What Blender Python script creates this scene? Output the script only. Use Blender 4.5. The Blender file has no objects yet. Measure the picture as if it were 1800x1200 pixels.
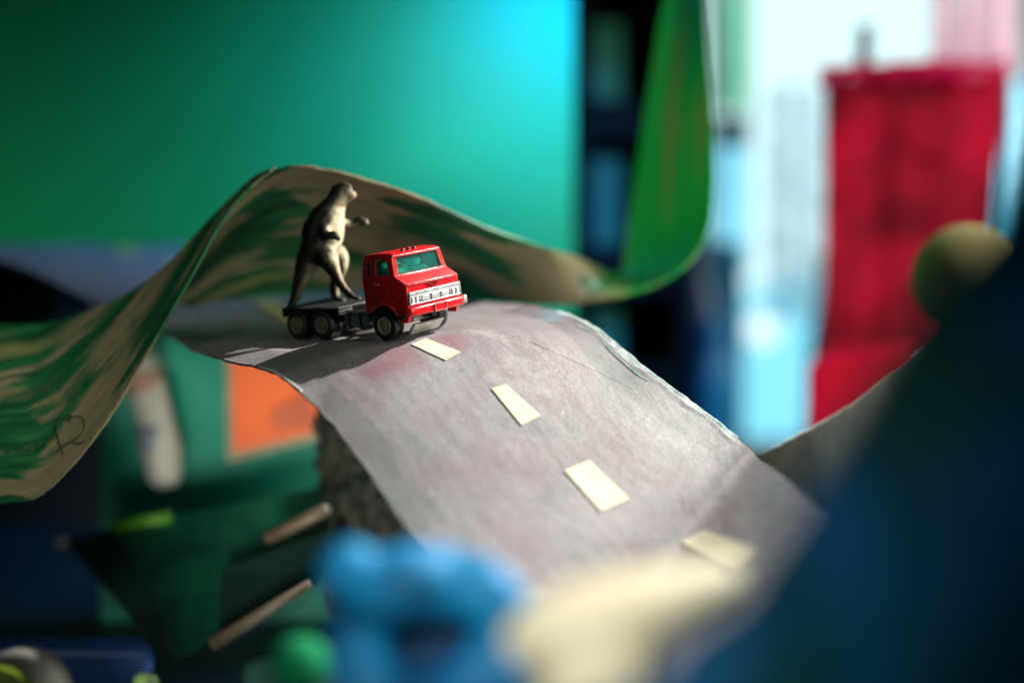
import bpy, bmesh, math, random
from mathutils import Vector, Matrix, noise
from mathutils.bvhtree import BVHTree
random.seed(7)
sc = bpy.context.scene
C = sc.collection

# ------------------------------------------------------------------ space
# distances are in centimetres measured from the camera (right, up, away);
# W() turns them into world metres.
PITCH = math.radians(9.0)
CAM = Vector((0, 0, 0.235))
RT = Vector((1, 0, 0)); FW = Vector((0, math.cos(PITCH), -math.sin(PITCH))); UP = Vector((0, math.sin(PITCH), math.cos(PITCH)))
FPX = 2500.0
def W(v): return CAM + (RT * v[0] + UP * v[1] + FW * v[2]) * 0.01
def D(v): return RT * v[0] + UP * v[1] + FW * v[2]
def K(px, py, z): return Vector(((px - 900) * z / FPX, (600 - py) * z / FPX, z))
def P(px, py, z): return W(K(px, py, z))

# ------------------------------------------------------------------ objects
MW = {}
def tag(o, label=None, cat=None, group=None, kind=None):
    if label: o['label'] = label
    if cat: o['category'] = cat
    if group: o['group'] = group
    if kind: o['kind'] = kind
    return o
def thing(name, label, cat, base, mat=None, group=None):
    o = bpy.data.objects.new(name, None); C.objects.link(o)
    o.empty_display_size = 0.01
    M = mat if mat is not None else Matrix.Translation(base)
    o.matrix_world = M; MW[o.name] = M
    return tag(o, label, cat, group)
def obj(name, verts, faces, mat, parent=None, local=False, uvs=None, smooth=True, attr=None, sharp=None):
    verts = [Vector(v) for v in verts]
    if parent is None:
        lo = Vector([min(v[i] for v in verts) for i in range(3)]); hi = Vector([max(v[i] for v in verts) for i in range(3)])
        base = Vector(((lo.x + hi.x) / 2, (lo.y + hi.y) / 2, lo.z))
        M = Matrix.Translation(base)
        if not local: verts = [v - base for v in verts]
    else:
        M = Matrix.Identity(4)
        if not local:
            inv = MW[parent.name].inverted(); verts = [inv @ v for v in verts]
    me = bpy.data.meshes.new(name)
    me.from_pydata(verts, [], faces)
    if uvs:
        ul = me.uv_layers.new(name='UVMap')
        for lp in me.loops: ul.data[lp.index].uv = uvs[lp.vertex_index]
    bm = bmesh.new(); bm.from_mesh(me); bmesh.ops.recalc_face_normals(bm, faces=bm.faces); bm.to_mesh(me); bm.free()
    if attr:
        a = me.attributes.new(attr[0], 'FLOAT', 'POINT')
        for i, x in enumerate(attr[1]): a.data[i].value = x
    for p in me.polygons: p.use_smooth = smooth
    if smooth and sharp: me.set_sharp_from_angle(angle=math.radians(sharp))
    me.materials.append(mat)
    o = bpy.data.objects.new(name, me); C.objects.link(o)
    if parent is not None:
        o.parent = parent; MW[o.name] = MW[parent.name]
    else:
        o.matrix_world = M; MW[o.name] = M
    return o
def sub(o, levels=2):
    m = o.modifiers.new('sub', 'SUBSURF'); m.levels = m.render_levels = levels; return o
def bev(o, w, seg=2):
    m = o.modifiers.new('bev', 'BEVEL'); m.width = w; m.segments = seg; m.limit_method = 'ANGLE'; m.angle_limit = math.radians(28)
    for p in o.data.polygons: p.use_smooth = True
    o.data.set_sharp_from_angle(angle=math.radians(50))
    return o

class MB:
    """collects shapes (cm, local) for one mesh"""
    def __init__(s): s.v = []; s.f = []
    def add(s, v, f):
        n = len(s.v); s.v += [Vector(x) for x in v]; s.f += [tuple(i + n for i in q) for q in f]; return s
    def box(s, x0, x1, y0, y1, z0, z1, M=None):
        v = [Vector((x, y, z)) for x in (x0, x1) for y in (y0, y1) for z in (z0, z1)]
        if M is not None: v = [M @ q for q in v]
        return s.add(v, [(0, 1, 3, 2), (4, 6, 7, 5), (0, 4, 5, 1), (2, 3, 7, 6), (0, 2, 6, 4), (1, 5, 7, 3)])
    def lathe(s, prof, c, axis='y', n=32, sx=1.0, sy=1.0):
        """prof: (r, t) pairs; ring about axis through c; closed ends"""
        v = []; f = []; m = len(prof)
        for (r, t) in prof:
            for k in range(n):
                a = 2 * math.pi * k / n; p, q = r * math.cos(a) * sx, r * math.sin(a) * sy
                v.append({'y': (c[0] + p, c[1] + t, c[2] + q), 'x': (c[0] + t, c[1] + p, c[2] + q), 'z': (c[0] + p, c[1] + q, c[2] + t)}[axis])
        for i in range(m - 1):
            for k in range(n):
                k2 = (k + 1) % n; f.append((i * n + k, i * n + k2, (i + 1) * n + k2, (i + 1) * n + k))
        f.append(tuple(range(n))); f.append(tuple((m - 1) * n + k for k in range(n)))
        return s.add(v, f)
    def tube(s, pts, r, n=8):
        pts = [Vector(p) for p in pts]; v = []; f = []; m = len(pts); ref = Vector((0.31, 0.2, 0.93))
        for i, p in enumerate(pts):
            d = (pts[min(i + 1, m - 1)] - pts[max(i - 1, 0)]).normalized()
            a = d.cross(ref).normalized(); b = d.cross(a); rr = r[i] if isinstance(r, (list, tuple)) else r
            for k in range(n):
                t = 2 * math.pi * k / n; v.append(p + a * math.cos(t) * rr + b * math.sin(t) * rr)
        for i in range(m - 1):
            for k in range(n):
                k2 = (k + 1) % n; f.append((i * n + k, i * n + k2, (i + 1) * n + k2, (i + 1) * n + k))
        f.append(tuple(range(n))); f.append(tuple((m - 1) * n + k for k in range(n)))
        return s.add(v, f)
    def cm(s): return [v * 0.01 for v in s.v]
    def world(s): return [W(v) for v in s.v]

# ------------------------------------------------------------------ materials
def nt(name):
    m = bpy.data.materials.new(name); m.use_nodes = True; t = m.node_tree
    return m, t, t.nodes['Principled BSDF']
def N(t, typ, **kw):
    n = t.nodes.new(typ)
    for k, v in kw.items():
        if k in n.bl_rna.properties and k not in n.inputs: setattr(n, k, v)
        else: n.inputs[k].default_value = v
    return n
def ramp(t, fac, stops, interp='LINEAR'):
    r = t.nodes.new('ShaderNodeValToRGB'); r.color_ramp.interpolation = interp
    e = r.color_ramp.elements
    while len(e) < len(stops): e.new(0.5)
    for el, (p, c) in zip(e, stops): el.position = p; el.color = (*c, 1) if len(c) == 3 else c
    t.links.new(fac, r.inputs[0]); return r.outputs[0]
def mixc(t, fac, a, b, mode='MIX'):
    m = t.nodes.new('ShaderNodeMix'); m.data_type = 'RGBA'; m.blend_type = mode
    for sock, val in ((m.inputs[0], fac), (m.inputs[6], a), (m.inputs[7], b)):
        if hasattr(val, 'is_linked'): t.links.new(val, sock)
        elif isinstance(val, (int, float)): sock.default_value = val
        else: sock.default_value = (*val, 1)
    return m.outputs[2]
def noise_tex(t, vec, scale, detail=4, rough=0.55, dist=0.0):
    n = N(t, 'ShaderNodeTexNoise'); n.inputs['Scale'].default_value = scale; n.inputs['Detail'].default_value = detail
    n.inputs['Roughness'].default_value = rough; n.inputs['Distortion'].default_value = dist
    if vec is not None: t.links.new(vec, n.inputs['Vector'])
    return n.outputs['Fac']
def coords(t, kind='Object', scale=None):
    tc = t.nodes.new('ShaderNodeTexCoord'); o = tc.outputs[kind]
    if scale:
        mp = t.nodes.new('ShaderNodeMapping'); mp.inputs['Scale'].default_value = scale; t.links.new(o, mp.inputs['Vector']); o = mp.outputs[0]
    return o
def bump(t, b, h, strength=0.3, dist=0.001):
    n = t.nodes.new('ShaderNodeBump'); n.inputs['Strength'].default_value = strength; n.inputs['Distance'].default_value = dist
    t.links.new(h, n.inputs['Height']); t.links.new(n.outputs[0], b.inputs['Normal'])
def plain(name, c1, c2=None, scale=60, rough=0.5, metal=0.0, spec=0.5, bmp=0.0, bscale=300, coat=0.0, trans=0.0, lo=0.35, hi=0.65, bdist=0.0006, alpha=1.0, subs=0.0, ior=None):
    m, t, b = nt(name); o = coords(t)
    c2 = c2 or tuple(x * 0.75 for x in c1)
    t.links.new(ramp(t, noise_tex(t, o, scale, 5), [(lo, c2), (hi, c1)]), b.inputs['Base Color'])
    rn = t.nodes.new('ShaderNodeMapRange'); t.links.new(noise_tex(t, o, scale * 2.3, 4), rn.inputs[0])
    rn.inputs[3].default_value = max(0.02, rough - 0.09); rn.inputs[4].default_value = min(1, rough + 0.09); t.links.new(rn.outputs[0], b.inputs['Roughness'])
    b.inputs['Metallic'].default_value = metal; b.inputs['Specular IOR Level'].default_value = spec
    b.inputs['Coat Weight'].default_value = coat; b.inputs['Transmission Weight'].default_value = trans; b.inputs['Alpha'].default_value = alpha
    if subs: b.inputs['Subsurface Weight'].default_value = subs; b.inputs['Subsurface Radius'].default_value = (0.004, 0.004, 0.004)
    if ior: b.inputs['IOR'].default_value = ior
    if bmp: bump(t, b, noise_tex(t, o, bscale, 4), bmp, bdist)
    return m

def mat_truck_paint():
    m, t, b = nt('chipped_red_enamel'); o = coords(t)
    red = ramp(t, noise_tex(t, o, 160, 4), [(0.3, (0.50, 0.004, 0.008)), (0.7, (0.62, 0.007, 0.010))])
    bv = N(t, 'ShaderNodeBevel'); bv.samples = 6; bv.inputs['Radius'].default_value = 0.0011
    ge = t.nodes.new('ShaderNodeNewGeometry')
    dt = t.nodes.new('ShaderNodeVectorMath'); dt.operation = 'DOT_PRODUCT'
    t.links.new(bv.outputs[0], dt.inputs[0]); t.links.new(ge.outputs['Normal'], dt.inputs[1])
    edge = N(t, 'ShaderNodeMapRange'); t.links.new(dt.outputs['Value'], edge.inputs[0])
    edge.inputs[1].default_value = 0.985; edge.inputs[2].default_value = 0.86; edge.inputs[3].default_value = 0; edge.inputs[4].default_value = 1
    nz = ramp(t, noise_tex(t, o, 420, 5, 0.65), [(0.47, (0, 0, 0)), (0.53, (1, 1, 1))])
    ml = t.nodes.new('ShaderNodeMath'); ml.operation = 'MULTIPLY'; t.links.new(edge.outputs[0], ml.inputs[0]); t.links.new(nz, ml.inputs[1])
    fl = ramp(t, noise_tex(t, o, 700, 3, 0.6), [(0.70, (0, 0, 0)), (0.73, (1, 1, 1))])
    mx = t.nodes.new('ShaderNodeMath'); mx.operation = 'MAXIMUM'; t.links.new(ml.outputs[0], mx.inputs[0]); t.links.new(fl, mx.inputs[1])
    t.links.new(mixc(t, mx.outputs[0], red, (0.42, 0.40, 0.38)), b.inputs['Base Color'])
    t.links.new(mx.outputs[0], b.inputs['Metallic'])
    b.inputs['Roughness'].default_value = 0.32; b.inputs['Specular IOR Level'].default_value = 0.35; b.inputs['Coat Weight'].default_value = 0.25; b.inputs['Coat Roughness'].default_value = 0.15
    bump(t, b, noise_tex(t, o, 350, 3), 0.12, 0.0004)
    return m
red_bounce = []
def mat_road():
    m, t, b = nt('grey_road_paint'); uv = coords(t, 'UV'); ob = coords(t)
    base = ramp(t, noise_tex(t, ob, 42, 7, 0.62, 0.3), [(0.30, (0.140, 0.160, 0.158)), (0.45, (0.222, 0.215, 0.222)), (0.58, (0.212, 0.182, 0.196)), (0.74, (0.32, 0.318, 0.322))])
    streak = coords(t, 'UV', (40, 260, 1))
    s = ramp(t, noise_tex(t, streak, 1.0, 6, 0.6), [(0.35, (0.86, 0.86, 0.86)), (0.65, (1.12, 1.12, 1.12))])
    base = mixc(t, 1.0, base, s, 'MULTIPLY')
    grain = ramp(t, noise_tex(t, ob, 900, 3, 0.7), [(0.30, (0.84, 0.84, 0.84)), (0.70, (1.12, 1.12, 1.12))])
    base = mixc(t, 1.0, base, grain, 'MULTIPLY')
    sp = ramp(t, noise_tex(t, ob, 480, 5, 0.72, 0.5), [(0.645, (0, 0, 0)), (0.69, (1, 1, 1))])
    base = mixc(t, sp, base, (0.46, 0.45, 0.45))
    mar = ramp(t, noise_tex(t, ob, 17, 3, 0.5, 0.4), [(0.58, (0, 0, 0)), (0.70, (0.55, 0.55, 0.55))])
    base = mixc(t, mar, base, (0.205, 0.155, 0.175))
    for c, r in red_bounce:  # maroon tint of light bounced from the truck, painted into the road colour
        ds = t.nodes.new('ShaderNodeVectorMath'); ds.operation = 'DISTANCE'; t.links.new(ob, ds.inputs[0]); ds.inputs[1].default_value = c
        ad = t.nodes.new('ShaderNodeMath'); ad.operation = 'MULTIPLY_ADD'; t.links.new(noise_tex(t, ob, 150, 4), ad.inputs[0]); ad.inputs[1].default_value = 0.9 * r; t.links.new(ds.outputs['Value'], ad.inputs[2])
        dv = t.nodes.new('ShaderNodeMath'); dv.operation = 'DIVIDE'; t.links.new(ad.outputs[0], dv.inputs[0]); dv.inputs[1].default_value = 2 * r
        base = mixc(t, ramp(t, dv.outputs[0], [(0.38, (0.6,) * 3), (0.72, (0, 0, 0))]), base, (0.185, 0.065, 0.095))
    t.links.new(base, b.inputs['Base Color'])
    t.links.new(ramp(t, noise_tex(t, ob, 70, 6, 0.65), [(0.3, (0.36,) * 3), (0.7, (0.62,) * 3)]), b.inputs['Roughness'])
    b.inputs['Specular IOR Level'].default_value = 0.5
    bump(t, b, noise_tex(t, ob, 260, 6, 0.65), 0.30, 0.0006)
    return m
def mat_ribbon(solid):
    m, t, b = nt('brushed_green_on_cardboard')
    uv = coords(t, 'UV')
    wob = noise_tex(t, coords(t, 'UV', (22, 22, 1)), 1.0, 3)
    ad = t.nodes.new('ShaderNodeVectorMath'); ad.operation = 'MULTIPLY_ADD'
    t.links.new(wob, ad.inputs[0]); ad.inputs[1].default_value = (0.0, 0.012, 0); t.links.new(uv, ad.inputs[2])
    def st(sx, sy, off):
        mp = t.nodes.new('ShaderNodeMapping'); mp.inputs['Scale'].default_value = (sx, sy, 1); mp.inputs['Location'].default_value = (off, off * 0.7, 0)
        t.links.new(ad.outputs[0], mp.inputs['Vector']); return mp.outputs[0]
    card = ramp(t, noise_tex(t, st(25, 200, 1.3), 1, 5), [(0.3, (0.20, 0.170, 0.095)), (0.7, (0.325, 0.275, 0.170))])
    big = noise_tex(t, st(14, 52, 3.1), 1, 5, 0.55, 0.5)
    fine = noise_tex(t, st(60, 420, 7.7), 1, 4, 0.6)
    mm = t.nodes.new('ShaderNodeMath'); mm.operation = 'MULTIPLY_ADD'; t.links.new(fine, mm.inputs[0]); mm.inputs[1].default_value = 0.16; t.links.new(big, mm.inputs[2])
    mask = ramp(t, mm.outputs[0], [(0.545, (0, 0, 0)), (0.605, (1, 1, 1))])
    green = ramp(t, noise_tex(t, st(30, 240, 5.2), 1, 4), [(0.32, (0.003, 0.055, 0.020)), (0.55, (0.008, 0.125, 0.045)), (0.75, (0.04, 0.22, 0.07))])
    ol = ramp(t, noise_tex(t, st(11, 70, 9.4), 1, 4), [(0.52, (0, 0, 0)), (0.60, (0.75, 0.75, 0.75))])
    c = mixc(t, ol, card, (0.15, 0.20, 0.05))
    c = mixc(t, mask, c, green)
    # the strip is solid green further along
    sx = t.nodes.new('ShaderNodeSeparateXYZ'); t.links.new(uv, sx.inputs[0])
    far = N(t, 'ShaderNodeMapRange'); t.links.new(sx.outputs[0], far.inputs[0])
    far.inputs[1].default_value = solid; far.inputs[2].default_value = solid + 0.03
    c2 = mixc(t, ramp(t, noise_tex(t, st(8, 30, 2.2), 1, 3), [(0.50, (0, 0, 0)), (0.62, (1, 1, 1))]), (0.006, 0.32, 0.028), (0.13, 0.24, 0.02))
    c = mixc(t, far.outputs[0], c, c2)
    t.links.new(c, b.inputs['Base Color'])
    t.links.new(ramp(t, noise_tex(t, st(40, 130, 0.4), 1, 5), [(0.3, (0.42,) * 3), (0.7, (0.66,) * 3)]), b.inputs['Roughness']); b.inputs['Specular IOR Level'].default_value = 0.35
    bump(t, b, fine, 0.35, 0.0005)
    return m
def mat_glass(name, col, rough=0.05, ior=1.45, tr=1.0):
    m, t, b = nt(name); b.inputs['Base Color'].default_value = (*col, 1); b.inputs['Transmission Weight'].default_value = tr
    b.inputs['Roughness'].default_value = rough; b.inputs['IOR'].default_value = ior
    o = coords(t); bump(t, b, noise_tex(t, o, 220, 3), 0.1, 0.0006)
    return m
def mat_film(name, tint=(1, 1, 1), clear=0.85, rough=0.12, bstr=0.5, bscale=180):
    """thin clear film: see-through with a gloss"""
    m, t, b = nt(name); t.nodes.remove(b); out = t.nodes['Material Output']
    tr = N(t, 'ShaderNodeBsdfTransparent'); tr.inputs[0].default_value = (*tint, 1)
    gl = N(t, 'ShaderNodeBsdfGlossy'); gl.inputs['Roughness'].default_value = rough; gl.inputs['Color'].default_value = (1, 1, 1, 1)
    bp = t.nodes.new('ShaderNodeBump'); bp.inputs['Strength'].default_value = bstr; bp.inputs['Distance'].default_value = 0.001
    t.links.new(noise_tex(t, coords(t), bscale, 4), bp.inputs['Height']); t.links.new(bp.outputs[0], gl.inputs['Normal'])
    fr = t.nodes.new('ShaderNodeLayerWeight'); fr.inputs['Blend'].default_value = 0.5; t.links.new(bp.outputs[0], fr.inputs['Normal'])
    pw = t.nodes.new('ShaderNodeMath'); pw.operation = 'POWER'; t.links.new(fr.outputs['Facing'], pw.inputs[0]); pw.inputs[1].default_value = 4.0
    ad = t.nodes.new('ShaderNodeMath'); ad.operation = 'MULTIPLY_ADD'; ad.use_clamp = True; t.links.new(pw.outputs[0], ad.inputs[0]); ad.inputs[1].default_value = 0.45; ad.inputs[2].default_value = (1 - clear) * 0.25
    mx = t.nodes.new('ShaderNodeMixShader'); t.links.new(ad.outputs[0], mx.inputs[0]); t.links.new(tr.outputs[0], mx.inputs[1]); t.links.new(gl.outputs[0], mx.inputs[2])
    t.links.new(mx.outputs[0], out.inputs['Surface'])
    return m
def mat_cloth(name, c1, c2, scale=90, transl=0.4, bscale=700, open_=0.0):
    m, t, b = nt(name); out = t.nodes['Material Output']; o = coords(t)
    col = ramp(t, noise_tex(t, o, scale, 5), [(0.35, c2), (0.65, c1)])
    t.links.new(col, b.inputs['Base Color']); b.inputs['Roughness'].default_value = 0.85; b.inputs['Specular IOR Level'].default_value = 0.2
    tl = N(t, 'ShaderNodeBsdfTranslucent'); t.links.new(col, tl.inputs[0])
    mx = t.nodes.new('ShaderNodeMixShader'); mx.inputs[0].default_value = transl
    t.links.new(b.outputs[0], mx.inputs[1]); t.links.new(tl.outputs[0], mx.inputs[2]); res = mx.outputs[0]
    if open_:
        tr = N(t, 'ShaderNodeBsdfTransparent'); m2 = t.nodes.new('ShaderNodeMixShader')
        t.links.new(ramp(t, noise_tex(t, o, scale * 1.7, 4), [(0.35, (max(0, open_ - 0.25),) * 3), (0.65, (min(1, open_ + 0.2),) * 3)]), m2.inputs[0])
        t.links.new(res, m2.inputs[1]); t.links.new(tr.outputs[0], m2.inputs[2]); res = m2.outputs[0]
    t.links.new(res, out.inputs['Surface'])
    bump(t, b, noise_tex(t, o, bscale, 3), 0.4, 0.0008)
    return m
def mat_emit(name, col, strength):
    m, t, b = nt(name); t.nodes.remove(b); e = N(t, 'ShaderNodeEmission'); e.inputs[0].default_value = (*col, 1); e.inputs[1].default_value = strength
    t.links.new(e.outputs[0], t.nodes['Material Output'].inputs['Surface']); return m

# ------------------------------------------------------------------ curved sheets
def cr(p0, p1, p2, p3, t):
    return 0.5 * ((2 * p1) + (p2 - p0) * t + (2 * p0 - 5 * p1 + 4 * p2 - p3) * t * t + (3 * p1 - p0 - 3 * p2 + p3) * t * t * t)
def spline(pts, per):
    out = []; n = len(pts)
    for i in range(n - 1):
        a, b, c, d = pts[max(i - 1, 0)], pts[i], pts[i + 1], pts[min(i + 2, n - 1)]
        for k in range(per): out.append(cr(a, b, c, d, k / per))
    out.append(pts[-1].copy()); return out
def grid_from(sections, per=8, nv=20, fray=0.0, sag=0.0, seed=0.0, wob=0.0):
    """sections: (edge A, edge B) or (A, mid, B) in camera-space cm"""
    k = len(sections[0])
    cols = [spline([Vector(s[j]) for s in sections], per) for j in range(k)]
    nu = len(cols[0]); G = []
    for i in range(nu):
        row = []
        for j in range(nv + 1):
            v = j / nv
            if k == 2: p = cols[0][i].lerp(cols[1][i], v)
            else: # quadratic through mid
                a, m_, b = cols[0][i], cols[1][i], cols[2][i]
                p = a * (2 * (v - 0.5) * (v - 1)) + m_ * (-4 * v * (v - 1)) + b * (2 * v * (v - 0.5))
            row.append(p)
        if fray:
            for j, s in ((0, 1), (nv, -1)):
                d = (row[1] - row[0]).normalized() if j == 0 else (row[nv - 1] - row[nv]).normalized()
                q = row[j] * 2.2 + Vector((seed, 0, 0)); row[j] = row[j] + d * (abs(noise.noise(q)) + 0.6 * abs(noise.noise(q * 3.1))) * fray
        G.append(row)
    if wob:
        for i in range(nu):
            for j in range(nv + 1):
                G[i][j] = G[i][j] + Vector((0, 1, 0.3)) * (noise.noise(G[i][j] * 0.28 + Vector((seed, 3, 1))) * wob)
    return G
def gnormals(G):
    nu, nv = len(G), len(G[0]); R = []
    for i in range(nu):
        row = []
        for j in range(nv):
            a = G[min(i + 1, nu - 1)][j] - G[max(i - 1, 0)][j]; b = G[i][min(j + 1, nv - 1)] - G[i][max(j - 1, 0)]
            n = a.cross(b)
            row.append(n.normalized() if n.length > 1e-9 else Vector((0, 1, 0)))
        R.append(row)
    return R
def sheet(name, G, th, mat, parent=None):
    nu, nv = len(G), len(G[0]); NN = gnormals(G); v = []; uv = []; f = []
    L = [0.0]
    for i in range(1, nu): L.append(L[-1] + (G[i][nv // 2] - G[i - 1][nv // 2]).length)
    for s in ((0.5, -0.5) if th > 0 else (0.0,)):
        for i in range(nu):
            wacc = 0
            for j in range(nv):
                if j: wacc += (G[i][j] - G[i][j - 1]).length
                v.append(W(G[i][j] + NN[i][j] * th * s)); uv.append((L[i] * 0.01, wacc * 0.01))
    o = nu * nv; ix = lambda i, j: i * nv + j
    for i in range(nu - 1):
        for j in range(nv - 1):
            f.append((ix(i, j), ix(i + 1, j), ix(i + 1, j + 1), ix(i, j + 1)))
            if th > 0: f.append((o + ix(i, j), o + ix(i, j + 1), o + ix(i + 1, j + 1), o + ix(i + 1, j)))
        for j in (0, nv - 1) if th > 0 else (): f.append((ix(i, j), o + ix(i, j), o + ix(i + 1, j), ix(i + 1, j)))
    for j in range(nv - 1) if th > 0 else ():
        for i in (0, nu - 1): f.append((ix(i, j), ix(i, j + 1), o + ix(i, j + 1), o + ix(i, j)))
    return obj(name, v, f, mat, parent, uvs=uv, sharp=60)
def bvh(G):
    nu, nv = len(G), len(G[0])
    return BVHTree.FromPolygons([p for r in G for p in r], [(i * nv + j, (i + 1) * nv + j, (i + 1) * nv + j + 1, i * nv + j + 1) for i in range(nu - 1) for j in range(nv - 1)])
def hit(T, px, py, lift=0.0):
    d = Vector(((px - 900) / FPX, (600 - py) / FPX, 1)).normalized()
    h, n, i, dd = T.ray_cast(Vector((0, 0, 0)), d)
    if h is None: return None
    if n.dot(d) > 0: n = -n
    return h + n * lift

# ================================================================== materials used
M_rib = mat_ribbon(9.0); M_ribR = mat_ribbon(0.185); M_paint = mat_truck_paint()
M_dash = plain('pale_yellow_tape', (0.61, 0.585, 0.42), (0.53, 0.50, 0.34), 130, 0.5, bmp=0.1)
M_dasho = plain('aged_yellow_tape', (0.50, 0.44, 0.15), (0.42, 0.38, 0.12), 130, 0.5, bmp=0.1)
M_tape = mat_film('clear_tape', (0.97, 1, 0.99), 0.75, 0.14, 0.6, 140)
M_film = mat_film('clear_plastic_film', (0.90, 0.97, 0.95), 0.9, 0.06, 0.25, 60)
M_pen = plain('black_pen', (0.01, 0.012, 0.012), None, 100, 0.5)
M_tyre = plain('tyre_black', (0.012, 0.012, 0.014), (0.007, 0.007, 0.008), 200, 0.42, bmp=0.1)
M_hub = plain('cream_hub', (0.42, 0.37, 0.22), (0.30, 0.26, 0.15), 400, 0.5)
M_chrome = plain('worn_silver', (0.62, 0.63, 0.64), (0.40, 0.42, 0.43), 300, 0.38, metal=0.45)
M_lamp = plain('silver_lens', (0.78, 0.80, 0.80), (0.66, 0.68, 0.68), 300, 0.16, metal=0.7)
M_chassis = plain('dark_green_casting', (0.022, 0.034, 0.034), (0.012, 0.02, 0.02), 150, 0.42, metal=0.3, bmp=0.2, bscale=400)
M_cast = plain('grey_green_casting', (0.18, 0.23, 0.21), (0.10, 0.13, 0.12), 220, 0.38, metal=0.5, bmp=0.2, bscale=400)
M_raw = plain('bare_cast_metal', (0.60, 0.60, 0.56), (0.42, 0.42, 0.38), 260, 0.38, metal=0.5, bmp=0.2, bscale=400)
M_teal = mat_glass('teal_plastic_glazing', (0.20, 0.92, 0.86), 0.08, 1.35, 0.95)
M_seat = plain('pale_interior_plastic', (0.80, 0.86, 0.70), (0.25, 0.40, 0.36), 150, 0.5)
M_wheelst = plain('yellow_steering_wheel', (0.75, 0.70, 0.15), None, 150, 0.4)
M_dark = plain('dark_marker_lamp', (0.05, 0.01, 0.01), None, 150, 0.3)

# ================================================================== the toy road
F3 = Vector((0.79264925, -0.01142221, -0.60957092)); L3 = Vector((0.60166879, 0.17618401, 0.77907244)); U3 = Vector((-0.09849792, 0.98429098, -0.14652451))
U3.normalize(); F3 = (F3 - U3 * F3.dot(U3)).normalized(); L3 = U3.cross(F3) * (1 if U3.cross(F3).dot(L3) > 0 else -1)
T3 = Vector((-2.55, 0.235, 49.156))
road_sec = [((-180, 415, 74), (100, 437, 86)), ((10, 462, 68), (330, 434, 79)), ((170, 535, 62), (500, 480, 72)), ((290, 590, 57), (650, 508, 64.5)),
    ((345, 627, 52.5), (760, 520, 60.5)), ((400, 645, 49.2), (860, 530, 57)), ((480, 672, 47.2), (950, 539, 54)), ((560, 740, 45.6), (1040, 577, 51.6)), ((640, 832, 44.0), (1130, 642, 50)),
    ((740, 955, 42), (1230, 717, 49)), ((900, 1090, 40.2), (1288, 762, 48.3)), ((970, 1190, 38.4), (1318, 787, 47.7)), ((1010, 1260, 37), (1342, 812, 46.4)), ((1050, 1330, 33), (1412, 868, 42)),
    ((1100, 1420, 28.5), (1510, 945, 36.5)), ((1170, 1540, 24.5), (1620, 1050, 32))]
RG = grid_from([(K(*a), K(*b)) for a, b in road_sec], 12, 44, fray=0.10, seed=1.0, wob=0.12)
for row in RG:                      # the strip lies flat under the truck
    for j, p in enumerate(row):
        r = p - T3; x, y, h = r.dot(F3), r.dot(L3), r.dot(U3)
        dx = max(0, -6.2 - x, x + 0.7); dy = max(0, abs(y) - 1.7); d = math.hypot(dx, dy)
        w = max(0.0, 1 - d / 6.5); w = w * w * (3 - 2 * w)
        row[j] = p - U3 * max(-0.85, min(0.85, h + 0.045)) * w
RT3 = bvh(RG)
road = thing('toy_road', 'grey painted cardboard strip road with pale dashes, under the red truck', 'toy road', P(900, 760, 46))
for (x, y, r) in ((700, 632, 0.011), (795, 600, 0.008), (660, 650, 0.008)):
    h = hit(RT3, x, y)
    if h is not None: red_bounce.append((W(h) - MW[road.name].translation, r))
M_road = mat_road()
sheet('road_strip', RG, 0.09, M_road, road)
sm_ = [hit(RT3, x, y, 0.045) for x, y in [(872, 580), (930, 602), (990, 628), (1050, 655), (1112, 686)]]
mb = MB(); mb.tube(spline(sm_, 5), 0.008, 6); obj('tape_seam', mb.world(), mb.f, plain('seam_grey', (0.36, 0.36, 0.36), None, 100, 0.4), road)
def patch(T, quad, lift, n=8):
    """quad of pixels laid on the surface, as a thin sheet grid"""
    G = []
    for i in range(n + 1):
        row = []
        for j in range(n + 1):
            a = Vector(quad[0]).lerp(Vector(quad[1]), j / n); b = Vector(quad[3]).lerp(Vector(quad[2]), j / n); c = a.lerp(b, i / n)
            h = hit(T, c.x, c.y, lift)
            if h is None: return None
            row.append(h)
        G.append(row)
    return G
dashes = [([(722, 608), (749, 598), (810, 622), (783, 636)], M_dash), ([(863, 685), (889, 678), (950, 733), (916, 750)], M_dash), ([(991, 829), (1035, 811), (1106, 880), (1056, 902)], M_dash),
    ([(1195, 955), (1240, 935), (1332, 968), (1296, 1000)], M_dash), ([(440, 531), (482, 527), (535, 562), (495, 568)], M_dasho), ([(286, 458), (318, 458), (338, 475), (298, 476)], M_dasho), ([(196, 434), (230, 434), (255, 450), (210, 449)], M_dasho)]
for q, m in dashes:
    g = patch(RT3, q, 0.075)
    if g: sheet('lane_dash', g, 0.02, m, road)
def edge_strip(G, i0, i1, j0, j1, lift, nrm=1, amp=0.03, seed=0):
    NN = gnormals(G); out = []
    for i in range(i0, i1):
        row = []
        for j in range(j0, j1 + 1):
            p = G[i][j]; n = NN[i][j] * nrm
            row.append(p + n * (lift + amp * (0.5 + noise.noise(p * 1.1 + Vector((seed, 0, 0))) + 0.5 * noise.noise(p * 2.7))))
        out.append(row)
    return out
sgn = 1 if gnormals(RG)[80][20].dot(U3) > 0 else -1
M_sheen = mat_cloth('tape_sheen', (0.92, 0.97, 0.96), (0.42, 0.66, 0.62), 130, 0.3, 160, open_=0.66)  # white and teal colour stands in for reflected light on the tape
sheet('clear_tape', edge_strip(RG, 70, 134, 38, 44, 0.09, sgn, 0.05), 0.0, M_tape, road)
SC = edge_strip(RG, 77, 124, 42, 44, 0.10, sgn, 0.05, 3)
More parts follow.
